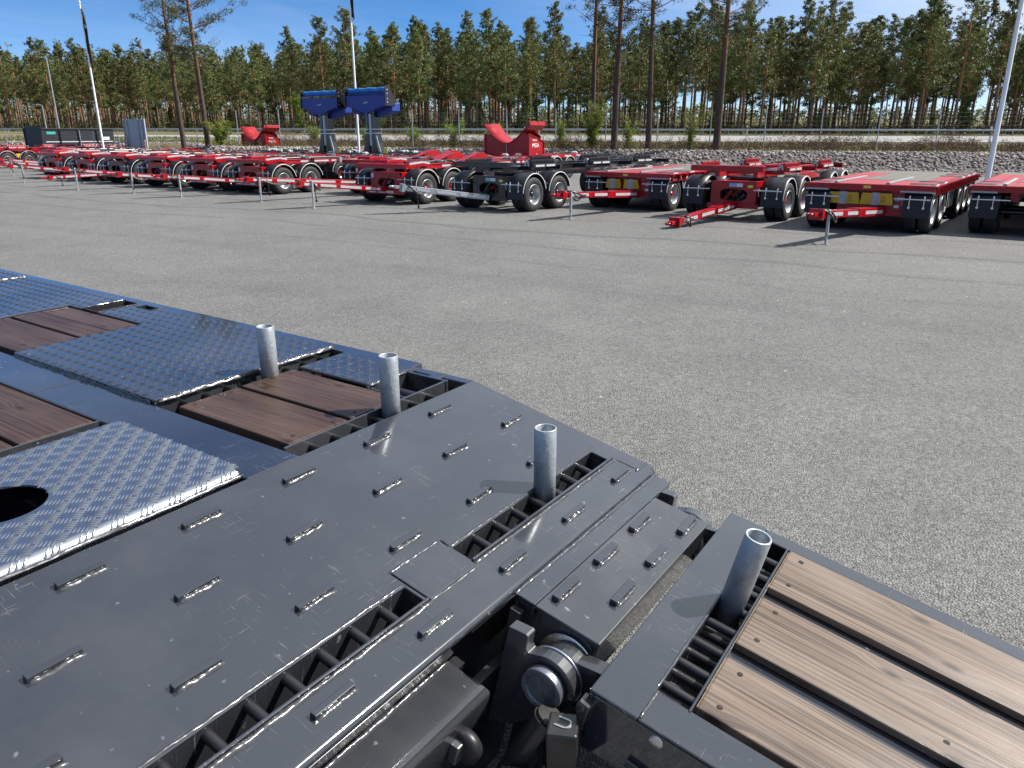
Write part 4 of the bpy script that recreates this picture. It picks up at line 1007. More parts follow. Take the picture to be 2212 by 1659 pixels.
def flat_trailer(lx, ly, label, tip, L=6.1, jack=None, seed=0, extra=0., full=True, chw=.20, chx=(-.36, .12)):
    t = yard_root('flat_trailer', lx, ly, label, 'trailer', 'trailers parked in a row across the yard', extra)
    running_gear(t, 'red_paint', hub='red_paint', axles_front=(0, .95), axles_rear=(3.4, 4.3, 5.2))
    y0, y1 = -.42, L - .45; m = MB()
    m.bb(-1.12, 1.12, y0, y0 + .06, .755, .868)
    m.bb(-1.12, 1.12, y0 + .06, y1, .80, .862); m.bb(-.5, -.38, y0 + .1, y1, .6, .80); m.bb(.38, .5, y0 + .1, y1, .6, .80)
    ch = m.build('deck_frame', 'red_paint', t, (0, 0, 0), .004)
    # deck boards: steel front platform, wooden middle
    rows = [-1.10, -.80, -.50, -.20, .10, .40, .70, 1.0]
    for i, x in enumerate(rows[:-1]):
        MB().bb(x + .004, x + .296, y0 + .07, y0 + 1.55, .8625, .872).build('deck_sheet', 'red_deck', t, (0, 0, 0), .002)
        a, b = y0 + 1.56, y1 - .05
        k = 7
        for j in range(k):
            MB().bb(x + .006, x + .294, a + (b - a) * j / k + .004, a + (b - a) * (j + 1) / k - .004, .8625, .876).build('deck_board', 'deck_board' if 1 < i < 6 or j > 4 else 'red_deck', t)
    for x in (-.62, .30): MB().bb(x - .03, x + .03, y0 + .15, y0 + 2.6, .877, .905).build('deck_rail', 'galvanised', t, (0, 0, 0), .003)
    for sd in (1, -1):
        s = MB(); s.bb(sd * 1.121, sd * 1.135, y0, y1, .70, .735); s.bb(sd * 1.121, sd * 1.14, y0, y1, .845, .866); s.build('side_rail', 'red_paint', t)
        g = shared('rib', lambda: MB().prism([(0, .70), (.055, .72), (.075, .846), (0, .846)], -.008, .008, 'y'), 'side_rib')
        yy = y0 + .1
        while yy < y1:
            o = link('side_rib', g, 'red_paint', t, (sd * 1.121, yy, 0)); yy += .36
            if sd < 0: o.scale = (-1, 1, 1)
    for x0, x1 in ((-1.13, -.70), (.55, 1.10)): MB().bb(x0, x1, y0 - .018, y0 - .001, .742, .775).build('bumper_strip', 'galvanised', t, (0, 0, 0), .004)
    sticker(t, -.02, y0, .82, .13, .05, 'sticker_yellow')
    if full:
        p = MB().bb(-.55, .62, -.30, -.28, .30, .74); p.build('front_panel', 'red_paint', t, (0, 0, 0), .003)
        for x in chx:
            c = MB().prism([(-chw, .50), (chw, .50), (chw, .54), (chw - .03, .715), (-chw + .03, .715), (-chw, .54)], -.40, -.32, 'y').build('wheel_chock', 'yellow_plastic', t, (x, 0, 0), .008)
            MB().bb(-.065, .065, -.405, -.315, .495, .722).build('chock_holder', 'galvanised', c, (-.01, 0, 0))
            for i in range(3):
                for j in range(4):
                    if j * .03 < .1: link('chock_hole', shared('chk', lambda: MB().add([(.009 * math.cos(a), 0, .009 * math.sin(a)) for a in [k * math.pi / 4 for k in range(8)]], [tuple(range(8))]), 'chock_hole'), 'screw_hole', c, (.085 + i * .03, -.4012, .555 + j * .033))
        sticker(t, .50, -.30, .62, .09, .09, 'sticker_blue'); sticker(t, .50, -.30, .48, .09, .055, 'sticker_white')
        MB().cyl((.60, -.32, .62), (.60, -.34, .62), .04, 12).bar((.60, -.35, .62), (.60, -.35, .50), .03, .012).build('brake_knob', 'galvanised', t)
        drawbar(t, (.22, -.30, .38), tip, 'red_paint', jack, seed=seed, loops=3, coil=False, elbow=.45)
        MB().bb(.98, 1.02, 1.62, 3.0, .30, .66).build('side_locker', 'black_frame', t, (0, 0, 0), .004)
        for k in range(5): MB().bb(1.021, 1.03, 1.66 + k * .27, 1.67 + k * .27, .31, .65).build('locker_seam', 'galvanised', t)
        MB().bb(1.02, 1.05, 1.35, 1.75, .26, .36).build('side_guard', 'white_trim', t, (0, 0, 0), .004)
    return t

def hook_trailer(lx, ly, label, tip, L=6.6, jack=.8, seed=0, extra=0., mat='red_paint', brackets=False, cover=True, chassis='red_paint', nm='hook_trailer'):
    t = yard_root(nm, lx, ly, label, 'trailer', 'trailers parked in a row across the yard', extra)
    running_gear(t, mat, hub='red_paint', axles_rear=(L - 2.0, L - 1.05))
    front_panel(t, chassis, y=-.42, hw=.58, z0=.30, z1=.80, seed=seed)
    m = MB(); m.lathe([(.2, .80), (.42, .80), (.42, .87), (.2, .87)], 'z', 24, (0, .5, 0)); m.build('turntable', 'black_frame', t)
    m = MB()
    for x in (-.40, .40): m.bb(x - .04, x + .04, -.1, L - .4, .87, .99)
    for y in (.8, 2.2, 3.6, L - 1): m.bb(-.8, .8, y, y + .08, .90, .985)
    m.build('chassis', mat, t, (0, 0, 0), .003)
    m = MB(); m.prism([(-.55, .90), (-.55, 1.00), (-.53, 1.015), (-.30, 1.015), (-.30, .995), (-.52, .985), (-.52, .90)], -1.0, .78, 'x'); m.build('end_beam', mat, t, (0, 0, 0), .003)
    for sd in (1, -1):
        x = sd * .80
        s = MB(); s.bb(x - .03, x + .03, .05, L - .4, .985, 1.00); s.bb(x - .012, x + .012, .05, L - .4, .90, .985); s.bb(x - .03, x + .05 * sd + .03 * sd, .05, L - .4, .885, .90)
        r_ = s.build('side_rail', mat, t, (0, 0, 0), .002)
        for k in range(4):
            a = .9 + k * (L - 1.6) / 4; q = x + sd * .0155
            MB().bb(q - .003, q + .003, a, a + (L - 1.6) / 4 - .12, .915, .965).build('reflector_strip', 'reflective_tape', r_)
    # kinked corner shield on the sunny side
    k_ = MB().prism([(-.56, .97), (-.50, 1.05), (.05, 1.09), (.32, 1.05), (.34, .93), (.05, .95), (-.40, .93)], .86, .90, 'x').build('corner_shield', mat, t, (0, 0, 0), .003)
    m = MB()
    for a, b in (((-.46, 1.02), (.04, 1.055)), ((.05, 1.055), (.31, 1.018))): m.bar((.904, a[0], a[1]), (.904, b[0], b[1]), .006, .045, (0, 0, 1))
    m.build('reflector_strip', 'reflective_tape', k_)['kind'] = 'stuff'
    MB().prism([(.80, .90), (.86, .97), (.92, .90), (.86, .83)], -.57, -.552, 'y').build('corner_plate', mat, t)
    if cover: MB().prism([(-.25, 1.02), (-.20, 1.09), (.25, 1.10), (.42, 1.075), (.45, 1.02)], -.62, -.12, 'x').build('lock_cover', 'red_paint', t, (0, 0, 0), .008)
    MB().bar((-.1, .45, 1.03), (.75, .35, 1.03), .03, .03).build('lock_rod', 'galvanised', t)
    lashing(t, .45, .42, 1.0)
    for y in (1.7, 3.4, 5.0):
        MB().bb(-.14, .14, y, y + .16, 1.0, 1.035).cyl((-.2, y + .08, 1.02), (.2, y + .08, 1.02), .03, 8).build('locking_head', 'galvanised', t)
    rd = random.Random(seed + 500)
    m = MB().bb(-.34, .34, -.05, L - .5, .93, .975); m.build('dark_floor', 'tyre_rubber', t, (0, 0, 0), .004)  # matte dark floor added between the rails for contrast
    MB().cyl((-.18, .5, 1.0), (-.18, 3.2, 1.0), .045, 12).cyl((-.18, 3.2, 1.0), (-.18, 4.1, 1.0), .025, 10).build('ram', 'dark_metal', t)
    for k in range(4):
        y = rd.uniform(.5, L - 1.2); x = rd.uniform(-.3, .3)
        MB().tube(bez((x, y, .98), (x + .2, y + .3, 1.10), (x - .2, y + .6, 1.06), (x + .1, y + .9, .98), 8), .018, 6).build('hydraulic_line', 'hose_black', t)
    for sd in (1, -1):
        for k in range(3):
            y = 1.1 + k * 1.6 + rd.uniform(-.3, .3); MB().bb(sd * .86, sd * .93, y, y + .10, .89, 1.03).build('twist_lock', 'galvanised' if k % 2 else 'black_frame', t, (0, 0, 0), .004)
    if brackets:
        for x in (-.52, .40):
            b = MB().prism([(1.9, 1.0), (2.75, 1.23), (3.25, 1.23), (3.42, 1.15), (3.42, 1.0)], x, x + .03, 'x'); b.prism([(1.9, 1.0), (2.75, 1.23), (2.75, 1.215), (1.95, .99)], x + .03, x + .22, 'x')
            b.build('stop_bracket', 'red_paint', t, (0, 0, 0), .004)
    sticker(t, -.50, -.42, .70, .09, .13, 'sticker_white')
    m = MB().bb(-.70, .70, -.50, -.46, .24, .36); b = m.build('bumper_bar', mat, t, (0, 0, 0), .004)
    for x in (-.45, -.1, .2): MB().bb(x - .13, x + .13, -.505, -.501, .27, .33).build('reflector_strip', 'reflective_tape', b)
    drawbar(t, (-.05, -.48, .36), tip, mat, jack, seed=seed, loops=2, strips=((.06, .25), (.3, .55), (.6, .78), (.82, .96)))
    return t

# front row, from the right-hand edge of the picture to the left
t = flat_trailer(-.58, 17.0, 'red flat trailer cut off by the right edge of the picture, no drawbar in view', (0, -2.6, .5), full=False, seed=3)
MB().bb(-.22, .66, -.36, -.33, .28, .72).build('front_panel', 'red_paint', t, (0, 0, 0), .003); MB().bb(-.2, .66, -.40, -.361, .20, .34).build('bumper_bar', 'red_paint', t, (0, 0, 0), .003)
flat_trailer(-3.30, 16.25, 'red flat trailer with yellow chocks and ribbed side rail, second from the right', (-.22, -2.85, .50), jack=.93, seed=4, chw=.285, chx=(-.42, .16))
container_trailer(-6.12, 16.85, 'red_paint', 'red container trailer whose drawbar rests on the asphalt', (-.30, -2.55, .12), L=5.6, seed=6, elbow=.35)
flat_trailer(-9.02, 17.5, 'low red flat trailer with yellow chocks, between the black trailer and the red container trailer', (-.05, -3.25, .52), L=6.3, jack=.93, seed=9)
container_trailer(-11.6, 15.4, 'black_frame', 'black container trailer with a pale grey drawbar and toothed guides', (-1.05, -2.2, .58), L=7.9, seed=13, dmat='galvanised', extra=R(-1.5))
hook_trailer(-15.03, 15.45, 'red hook-lift trailer just left of the black trailer, front wheel in full view', (-.55, -2.85, .60), jack=.88, seed=15, brackets=True)
hook_trailer(-17.6, 17.3, 'red hook-lift trailer set back between its two neighbours, its jack standing in the open', (-.55, -4.35, .60), jack=.92, seed=21, brackets=True)
hook_trailer(-20.85, 15.45, 'red hook-lift trailer with both left-hand wheels showing under white-edged fenders', (-.6, -2.9, .60), jack=.84, seed=27)
hook_trailer(-23.3, 15.4, 'red hook-lift trailer fourth from the black trailer toward the left', (-.7, -2.8, .58), jack=.86, seed=33)
hook_trailer(-26.0, 15.4, 'red hook-lift trailer fifth from the black trailer, long cable hanging at its drawbar', (-.9, -3.0, .66), jack=.9, seed=39)
hook_trailer(-29.0, 15.6, 'dark framed hook-lift trailer with a pale drawbar near the left end of the row', (-.4, -2.6, .30), jack=None, seed=44, mat='red_paint', chassis='black_frame', cover=True)
hook_trailer(-31.8, 15.8, 'red hook-lift trailer right of the grey headboard, far toward the left of the row', (-.6, -2.8, .62), jack=.85, seed=50)
hook_trailer(-34.6, 15.9, 'red hook-lift trailer standing below the black tipping body', (-.6, -2.8, .62), jack=.85, seed=56)
hook_trailer(-37.6, 17.6, 'red hook-lift trailer set back right of the leftmost trailer', (-.5, -2.6, .6), jack=.85, seed=71)
hook_trailer(-41.2, 19.0, 'red hook-lift trailer nearest to the leftmost side-on trailer', (-.5, -2.6, .6), jack=.85, seed=77)
t = container_trailer(-47.7, 18.7, 'red_paint', 'red trailer at the left edge with its wheels seen from the side', (-.3, -2.4, .62), L=7.0, jack=.85, seed=60)
MB().prism([(.52, .50), (.42, .74), (.66, .74)], 1.09, 1.10, 'x').build('warning_board', 'yellow_plastic', t)
# second row behind: carriers of the load units
for lx, ly, mt, lab in ((-18.6, 24.6, 'red_paint', 'red trailer in the back row carrying the large red saddle'),
                        (-27.15, 22.6, 'black_frame', 'black trailer in the back row under the left blue tipping hopper'),
                        (-24.55, 23.0, 'black_frame', 'black trailer in the back row under the right blue tipping hopper'),
                        (-30.0, 23.4, 'black_frame', 'black trailer in the back row with white straps, left of the hoppers'),
                        (-38.5, 27.3, 'red_paint', 'red trailer in the back row carrying the small far red saddle'),
                        (-33.6, 23.6, 'black_frame', 'black trailer in the back row beside the grey headboard')):
    t = yard_root('skeletal_trailer', lx, ly, lab, 'trailer', 'carrier trailers in the back row')
    m = MB()
    for x in (-.42, .42): m.bb(x - .05, x + .05, -.6, 4.6, .80, .94)
    for y in (-.5, .8, 2.1, 3.4, 4.5): m.bb(-1.0, 1.0, y, y + .1, .84, .935)
    for x in (-1.0, 1.0): m.bb(x - .03, x + .03, -.6, 4.6, .83, .96)
    m.build('chassis', mt, t, (0, 0, 0), .003)
    for y in (2.6, 3.6):
        for sd in (1, -1): wheel(t, sd * HW, y, sd, 'red_paint')
        fender(t, HW, y, 1, False); MB().cyl((-.9, y, WR), (.9, y, WR), .05, 12).build('axle', 'black_frame', t)
    MB().bb(-.05, .05, -.4, -.3, .0, .80).bb(-.12, .12, -.46, -.24, .0, .02).build('support_leg', 'galvanised', t)
    rd = random.Random(int(lx * 10))
    for k in range(7):
        y = rd.uniform(-.5, 4.4); x = rd.choice((-1, 1)) * rd.uniform(.3, 1.0); z = .962
        MB().cyl((x - .09, y, z + .04), (x + .09, y + rd.uniform(-.06, .06), z + .04), .045, 10).cyl((x - .16, y, z + .04), (x + .16, y, z + .04), .018, 6).build('strap_winch', 'strap_white', t)
    for k in range(3):
        y = rd.uniform(0, 4.2); MB().bb(1.031, 1.036, y, y + .5, .86, .92).build('reflector_strip', 'reflective_tape', t)
# ------------------------------------------------------------------ loads standing on the back-row trailers
def saddle(lx, ly, label):
    t = yard_root('load_saddle', lx, ly, label, 'saddle', None, 0., .962)
    n = 14; arc = []
    for i in range(n + 1):
        u = -1 + 2 * i / n; z = .44 + .72 * abs(u) ** 1.75 + (.06 * u if u > 0 else 0); arc.append((u * 1.08, z))
    m = MB(); vs = [(x, y, z) for y in (0, 1.0) for x, z in arc]; k = n + 1
    m.add(vs, [(i, i + 1, k + i + 1, k + i) for i in range(n)], True)
    sh = m.build('saddle_sheet', 'red_paint', t); sh.modifiers.new('thick', 'SOLIDIFY').thickness = .02
    m = MB(); lip = [(.94, 1.03), (1.10, 1.20), (1.10, 1.26), (1.16, 1.26), (1.16, 1.14)]
    m.prism([(.90, .98), (1.13, 1.24), (1.16, 1.10), (1.02, .92)], -.01, 1.01, 'y'); m.build('sheet_lip', 'red_paint', t, (0, 0, 0), .005)
    low = [(x * .98, z - .025) for x, z in arc if abs(x) < .95]
    for y in (.06, .92):
        MB().prism([(-1.06, 0), (-1.06, .74)] + low[1:-1] + [(1.0, .70), (1.0, 0)], y, y + .02, 'y').build('end_plate', 'red_paint', t)
    for x in (-1.09, 1.02):
        p = MB().prism([(0.02, 0), (1.06, 0), (1.06, .50), (.90, .56), (.02, .80)], x, x + .03, 'x').build('side_plate', 'red_paint', t, (0, 0, 0), .004)
        fr_ = MB()
        for a, b in (((.03, .012), (1.05, .012)), ((1.048, .02), (1.048, .49)), ((1.05, .50), (.90, .55)), ((.90, .55), (.04, .785)), ((.035, .78), (.035, .02))):
            fr_.bar((x + .045, a[0], a[1]), (x + .045, b[0], b[1]), .03, .035, (1, 0, 0))
        fr_.build('plate_rim', 'red_paint', p)
    me = text_mesh('MESA', .20, .003); o = link('lettering', me, 'white_letters', t, (1.054, .50, .36)); o.rotation_euler = (R(90), 0, R(90))
    me = text_mesh('SLAGET', .10, .003); o = link('lettering', me, 'white_letters', t, (1.054, .46, .56)); o.rotation_euler = (R(90), 0, R(90))
    MB().cyl((0, .045, .02), (0, .045, .42), .018, 8).build('stay', 'galvanised', t)
    return t
saddle(-18.6, 25.2, 'large bright red curved saddle with white lettering, left of the lone pines')
saddle(-38.5, 28.2, 'small far red curved saddle, left of the blue hoppers')

def hopper(lx, ly, label, window=False, sc=1.0):
    t = yard_root('tipping_hopper', lx, ly, label, 'hopper', None, 0., .962); t.scale = (S * sc,) * 3
    H0 = 1.62
    m = MB().prism([(-.50, 0), (-.34, .45), (-.27, .9), (-.27, H0 + .06), (-.12, H0 + .06), (-.12, 0)], -.02, .34, 'y').prism([(.12, 0), (.12, H0 + .06), (.27, H0 + .06), (.27, .9), (.34, .45), (.52, 0)], -.02, .34, 'y')
    m.bb(-.12, .12, .10, .34, .62, H0 + .06); mast = m.build('mast', 'black_frame', t, (0, 0, 0), .004)
    MB().cyl((0, .03, .32), (0, .03, H0), .085, 18).build('lift_cylinder', 'wheel_silver', mast)
    for z in (.82, .98): MB().bb(-.32, .32, -.03, .35, z, z + .02).build('clamp_band', 'bright_steel', mast)
    MB().prism([(.30, .72), (.36, .78), (.58, .1), (.46, .06)], -.05, -.025, 'y').build('side_sheet', 'panel_grey', mast); MB().bb(.42, .49, -.055, -.051, .24, .40).build('sticker', 'sticker_yellow', mast)
    MB().bb(.66, .86, .05, .065, .02, .22).build('sticker_plate', 'sticker_yellow', t)
    MB().bb(-.30, .30, -.10, -.02, H0 + .02, H0 + .16).build('hinge_bracket', 'wheel_silver', mast, (0, 0, 0), .005)
    # folded tarpaulin box: front and rear V-shaped cheeks
    zt = H0 + .70
    MB().prism([(-1.16, zt), (1.16, zt), (1.16, zt - .40), (.72, zt - .50), (.0, zt - .72), (-.72, zt - .52), (-1.16, zt - .42)], -.22, .12, 'y').build('tarpaulin', 'blue_tarp', t, (0, 0, 0), .02)
    MB().prism([(-1.18, zt - .28), (1.18, zt - .30), (1.18, zt - .62), (.35, zt - .86), (-.35, zt - .86), (-1.18, zt - .66)], .14, .62, 'y').build('tarpaulin', 'blue_tarp', t, (0, 0, 0), .02)
    pts = [(x, -.05 + .01 * math.sin(5 * x), zt + .20 + .012 * math.sin(9 * x)) for x in np.linspace(-1.13, 1.13, 18)]
    MB().tube(pts, .105, 12).build('tarpaulin_roll', 'blue_roll', t)
    for x in (-1.2, 1.19): MB().prism([(-.26, zt - .42), (-.26, zt + .34), (-.06, zt + .36), (.30, zt - .1), (.30, zt - .42)], x, x + .02, 'x').build('end_frame', 'black_frame', t, (0, 0, 0), .003)
    for x in (1.212,):
        for z in (.2, .05, -.15, -.28): MB().cyl((x - .005, -.14, zt + z), (x + .006, -.14, zt + z), .03, 10).build('pivot', 'bright_steel', t)
    MB().bb(-1.16, 1.16, -.16, -.14, zt + .075, zt + .09).build('edge_rope', 'blue_roll', t)
    if not window: MB().bb(-1.15, 1.15, -.02, .0, zt, zt + .12).build('tarpaulin_top', 'blue_tarp', t)
    MB().bb(-.16, .20, -.226, -.222, zt - .34, zt - .22).build('name_patch', 'blue_tarp', t)
    me = text_mesh('Nordic', .10, .002); o = link('lettering', me, 'white_letters', t, (.02, -.229, zt - .28)); o.rotation_euler = (R(90), R(-8), 0)
    for k in range(2): MB().tube(bez((-.62, .1, zt - .60), (-.60, 0, zt - 1.0 - k * .12), (-.32, 0, zt - 1.15 - k * .16), (-.28, .05, zt - .78), 12), .022, 7).build('hose', 'hose_black', t)
    return t
hopper(-27.15, 23.6, 'left of the two blue tarpaulin hoppers on black masts, with a gap below its roll', True, .96)
hopper(-24.55, 23.8, 'right of the two blue tarpaulin hoppers on black masts, by the white flagpole', False, .98)
hopper(-51.7, 19.4, 'blue hopper cut off by the left edge of the picture')
# grey headboard
for lx, ly, mt, lab in ((-43.0, 24.0, 'red_paint', 'red trailer in the back row carrying the grey headboard'), (-51.4, 22.6, 'red_paint', 'red trailer in the back row carrying the black tipping body')):
    t = yard_root('skeletal_trailer', lx, ly, lab, 'trailer', 'carrier trailers in the back row')
    m = MB()
    for x in (-.42, .42): m.bb(x - .05, x + .05, -.6, 5.2, .80, .94)
    for y in (-.5, .8, 2.1, 3.4, 4.5): m.bb(-1.0, 1.0, y, y + .1, .84, .935)
    for x in (-1.0, 1.0): m.bb(x - .03, x + .03, -.6, 5.2, .83, .96)
    m.build('chassis', mt, t, (0, 0, 0), .003)
    for y in (2.6, 3.6):
        for sd in (1, -1): wheel(t, sd * HW, y, sd, 'red_paint')
        fender(t, HW, y, 1, False); MB().cyl((-.9, y, WR), (.9, y, WR), .05, 12).build('axle', 'black_frame', t)
    MB().bb(-.05, .05, -.4, -.3, .0, .80).bb(-.12, .12, -.46, -.24, .0, .02).build('support_leg', 'galvanised', t)
t = yard_root('headboard', -43.0, 23.9, 'grey ribbed metal headboard standing upright among the red trailers', 'headboard', None, 0., .962)
MB().bb(-1.1, 1.1, 0, .03, 0, 1.55).build('panel', 'panel_grey', t, (0, 0, 0), .004)
for x in (-1.1, -.72, .38, .80, 1.06): MB().bb(x, x + .05, -.035, -.001, .0, 1.58).build('rib', 'panel_grey' if x < 1 else 'white_trim', t, (0, 0, 0), .004)
for sd, x in ((-1, -.95), (1, .95)):
    p = MB().bb(x - .13, x + .13, -.12, -.10, .02, .5).build('hazard_board', 'white_trim', t)
    for k in range(3): MB().prism([(x - .13, .04 + k * .16), (x + .13, .14 + k * .16), (x + .13, .22 + k * .16), (x - .13, .12 + k * .16)], -.123, -.1201, 'y').build('hazard_stripe', 'red_paint', p)
t = yard_root('dump_bed', -51.4, 24.6, 'long black tipping body with a white side stripe at the left edge', 'dump bed', None, 0., .962)
m = MB().prism([(-1.0, 0), (1.0, 0), (1.12, .12), (1.15, 1.02), (1.19, 1.02), (1.19, 1.10), (1.08, 1.10), (1.05, .14), (-1.05, .14), (-1.08, 1.10), (-1.19, 1.10), (-1.15, .12)], -2.4, 1.9, 'y')
b = m.build('body_shell', 'mudflap_rubber', t, (0, 0, 0), .01)
MB().bb(-1.08, 1.08, 1.8, 1.88, .14, 1.05).build('tailgate', 'mudflap_rubber', t); MB().bb(-1.08, 1.08, -2.35, -2.3, .14, 1.2).build('front_wall', 'mudflap_rubber', t)
MB().bb(1.152, 1.158, -2.2, 1.8, .30, .35).build('side_stripe', 'white_trim', t); MB().bb(1.153, 1.16, 1.1, 1.6, .42, .60).build('name_plate', 'sticker_white', t); MB().bb(1.153, 1.16, -2.1, -1.6, .75, .90).build('name_plate', 'flag_teal', t)
for y in (-1.4, -.3, .8): MB().bb(1.12, 1.20, y, y + .08, .12, 1.02).build('side_post', 'black_frame', t, (0, 0, 0), .004)

# ------------------------------------------------------------------ flagpoles, lamps, marker posts, fence
def flagpole(x, y, ztop, label, r=.062, flag=None, zb=None):
    zb = terrain_z(x, y) if y > bank_y(x) - 2.4 else yard_z(x, y)
    t = empty('flagpole', (x, y, zb)); tag(t, label, 'flagpole'); h = ztop - zb
    MB().cyl((0, 0, 0), (0, 0, h), r, 14, r * .55).build('pole', 'pole_white', t)
    MB().lathe([(0, h + .13), (.04, h + .10), (.055, h + .05), (.03, h), (0, h)], 'z', 12).build('finial', 'pole_white', t)
    if flag:
        z1, z0, w = flag; rd = random.Random(int(x * 7)); m = MB(); n = 26
        def col(k, ph):
            out = []
            for i in range(n + 1):
                f = i / n; ww = w * (.25 + .9 * f) * (.8 + .25 * math.sin(5 * f + ph)); out.append((.03 + ww * k / 6 + .012 * math.sin(11 * f + k), .05 * math.sin(k * 2.1 + 6 * f + ph), h - z1 - (z0 - z1) * f + .05 * math.sin(k)))
            return out
        cols = [col(k, .6) for k in range(7)]; vs = [q for c in cols for q in c]
        m.add(vs, [(k * (n + 1) + i, k * (n + 1) + i + 1, (k + 1) * (n + 1) + i + 1, (k + 1) * (n + 1) + i) for k in range(6) for i in range(n)], True)
        fl = m.build('flag', 'flag_cloth', t); fl.modifiers.new('thick', 'SOLIDIFY').thickness = .012
        MB().prism([(.10, h - z1 - (z0 - z1) * .28), (.20, h - z1 - (z0 - z1) * .34), (.11, h - z1 - (z0 - z1) * .36)], -.10, -.085, 'y').build('flag_mark', 'flag_teal', fl)
    MB().bb(-.12, .12, -.12, .12, 0, .03).build('foot_plate', 'galvanised', t)
    return t
flagpole(-21.3, 42.0, 7.1, 'white flagpole with a furled dark flag, left of the two tall pines', flag=(.25, 2.75, .24))
flagpole(-7.6, 40.0, 9.5, 'white flagpole rising behind the right blue hopper', flag=(.35, 3.3, .22))
flagpole(15.6, 26.1, 9.0, 'thick white flagpole near the right edge of the picture', r=.085)
def lamp(x, y, h, label, arm=.5):
    z = terrain_z(x, y); t = empty('lamp_post', (x, y, z)); tag(t, label, 'lamp')
    MB().cyl((0, 0, 0), (0, 0, h), .075, 10, .05).tube([(0, 0, h - .02), (-arm * .5, 0, h + .10), (-arm, 0, h + .12)], .035, 8).build('post', 'rail_zinc', t)
    MB().prism([(-arm - .45, h + .08), (-arm, h + .07), (-arm, h + .16), (-arm - .4, h + .14)], -.09, .09, 'y').build('lamp_head', 'panel_grey', t)
lamp(-47.4, 85, 7.3, 'tall grey lamp mast in front of the forest at the left'); lamp(-49.6, 86.5, 2.8, 'short street lamp with a curved arm at the left forest edge')
def marker(x, y, label, h=.95, lean=0.):
    z = terrain_z(x, y); t = empty('marker_post', (x, y, z)); tag(t, label, 'marker post'); t.rotation_euler = (0, lean, 0)
    MB().prism([(-.05, -.02), (.05, -.02), (.04, .03), (-.04, .03)], -.1, h, 'z').build('post', 'pole_white', t, (0, 0, 0), .006)
    MB().prism([(-.052, -.022), (.052, -.022), (.042, .032), (-.042, .032)], h * .62, h * .82, 'z').build('black_band', 'black_plastic', t)
    MB().bb(-.025, .025, -.026, -.0225, h * .66, h * .78).build('reflector', 'reflective_tape', t)
marker(24.6, 41.6, 'white roadside marker post with a black band, right of the heather', 1.1, R(-2)); marker(22.5, 77.6, 'white roadside marker post behind the guard rail at the right')
marker(1.2, 77.0, 'left of two white marker posts seen over the large red saddle', .8); marker(2.6, 77.4, 'right of two white marker posts seen over the large red saddle', .8)
# wire fence along the top of the bank
pm = MB().cyl((0, 0, -.25), (0, 0, 1.95), .026, 8).mesh('fence_post')
def fence(x0, x1, zf, label):
    y0 = 42.2; fe = empty('wire_fence', (x0, y0 - .217 * x0, zf(x0))); tag(fe, label, 'fence'); n = int((x1 - x0) / 2.52); pt = []
    for i in range(n + 1):
        x = i * 2.52; P = (x, -.217 * x, zf(x0 + x) - zf(x0)); pt.append(P); link('post', pm, 'rail_zinc', fe, P)
    m = MB(); w = MB()
    for a, b in zip(pt[:-1], pt[1:]):
        a, b = Vector(a), Vector(b)
        for z in [.06 + .19 * i for i in range(10)]: m.cyl(a + Vector((0, 0, z)), b + Vector((0, 0, z)), .0022, 3, caps=False)
        for k in range(12): q = a.lerp(b, k / 12); w.cyl(q + Vector((0, 0, .05)), q + Vector((0, 0, 1.8)), .0018, 3, caps=False)
    m.build('line_wire', 'fence_wire', fe)['kind'] = 'stuff'; w.build('stay_wire', 'fence_wire', fe)['kind'] = 'stuff'
fence(-15.4, 43, lambda x: .24, 'tall wire mesh fence with thin grey posts along the top of the bank')
fence(-40.6, -17.8, lambda x: yard_z(x, 42.2 - .217 * x), 'wire mesh fence with thin posts left of the two lone pines')
gt = empty('brace_frame', (-22.8, 46.4, yard_z(0, 46.4))); tag(gt, 'tubular steel fence bracing beside the left flagpole', 'fence brace')
for a, b in (((-1.2, 0, -.2), (-1.2, 0, 1.9)), ((1.2, 0, -.2), (1.2, 0, 2.1)), ((.2, 0, -.2), (.2, 0, 1.6)), ((-1.2, 0, .9), (1.2, 0, 1.5)), ((-1.2, 0, .2), (1.2, 0, .3)), ((-.4, -.4, -.2), (.2, 0, 1.2))): MB().cyl(a, b, .03, 8).build('tube', 'galvanised', gt)
# ------------------------------------------------------------------ trees, shrubs, heather
def leaf_faces(C, rad, n, ln, wd, rs, flat=.7):
    """n narrow faces scattered around every clump centre"""
    C = np.repeat(np.asarray(C, float), n, 0); rad = np.repeat(np.asarray(rad, float), n); k = len(C)
    d = rs.normal(size=(k, 3)); d /= np.linalg.norm(d, axis=1)[:, None]; d *= (rs.rand(k, 1) ** .45) * rad[:, None]; d[:, 2] *= flat
    P = C + d
    a = rs.normal(size=(k, 3)) + d / (rad[:, None] + 1e-6) * 1.2; a[:, 2] += .35; a /= np.linalg.norm(a, axis=1)[:, None]
    b = np.cross(a, rs.normal(size=(k, 3))); b /= np.linalg.norm(b, axis=1)[:, None]
    l_ = ln * rs.uniform(.6, 1.3, (k, 1)); w_ = wd * rs.uniform(.6, 1.3, (k, 1))
    V = np.stack([P - a * l_ * .5, P + b * w_ * .5, P + a * l_ * .5, P - b * w_ * .5], 1).reshape(-1, 3)
    F = np.arange(k * 4).reshape(-1, 4); return V, F
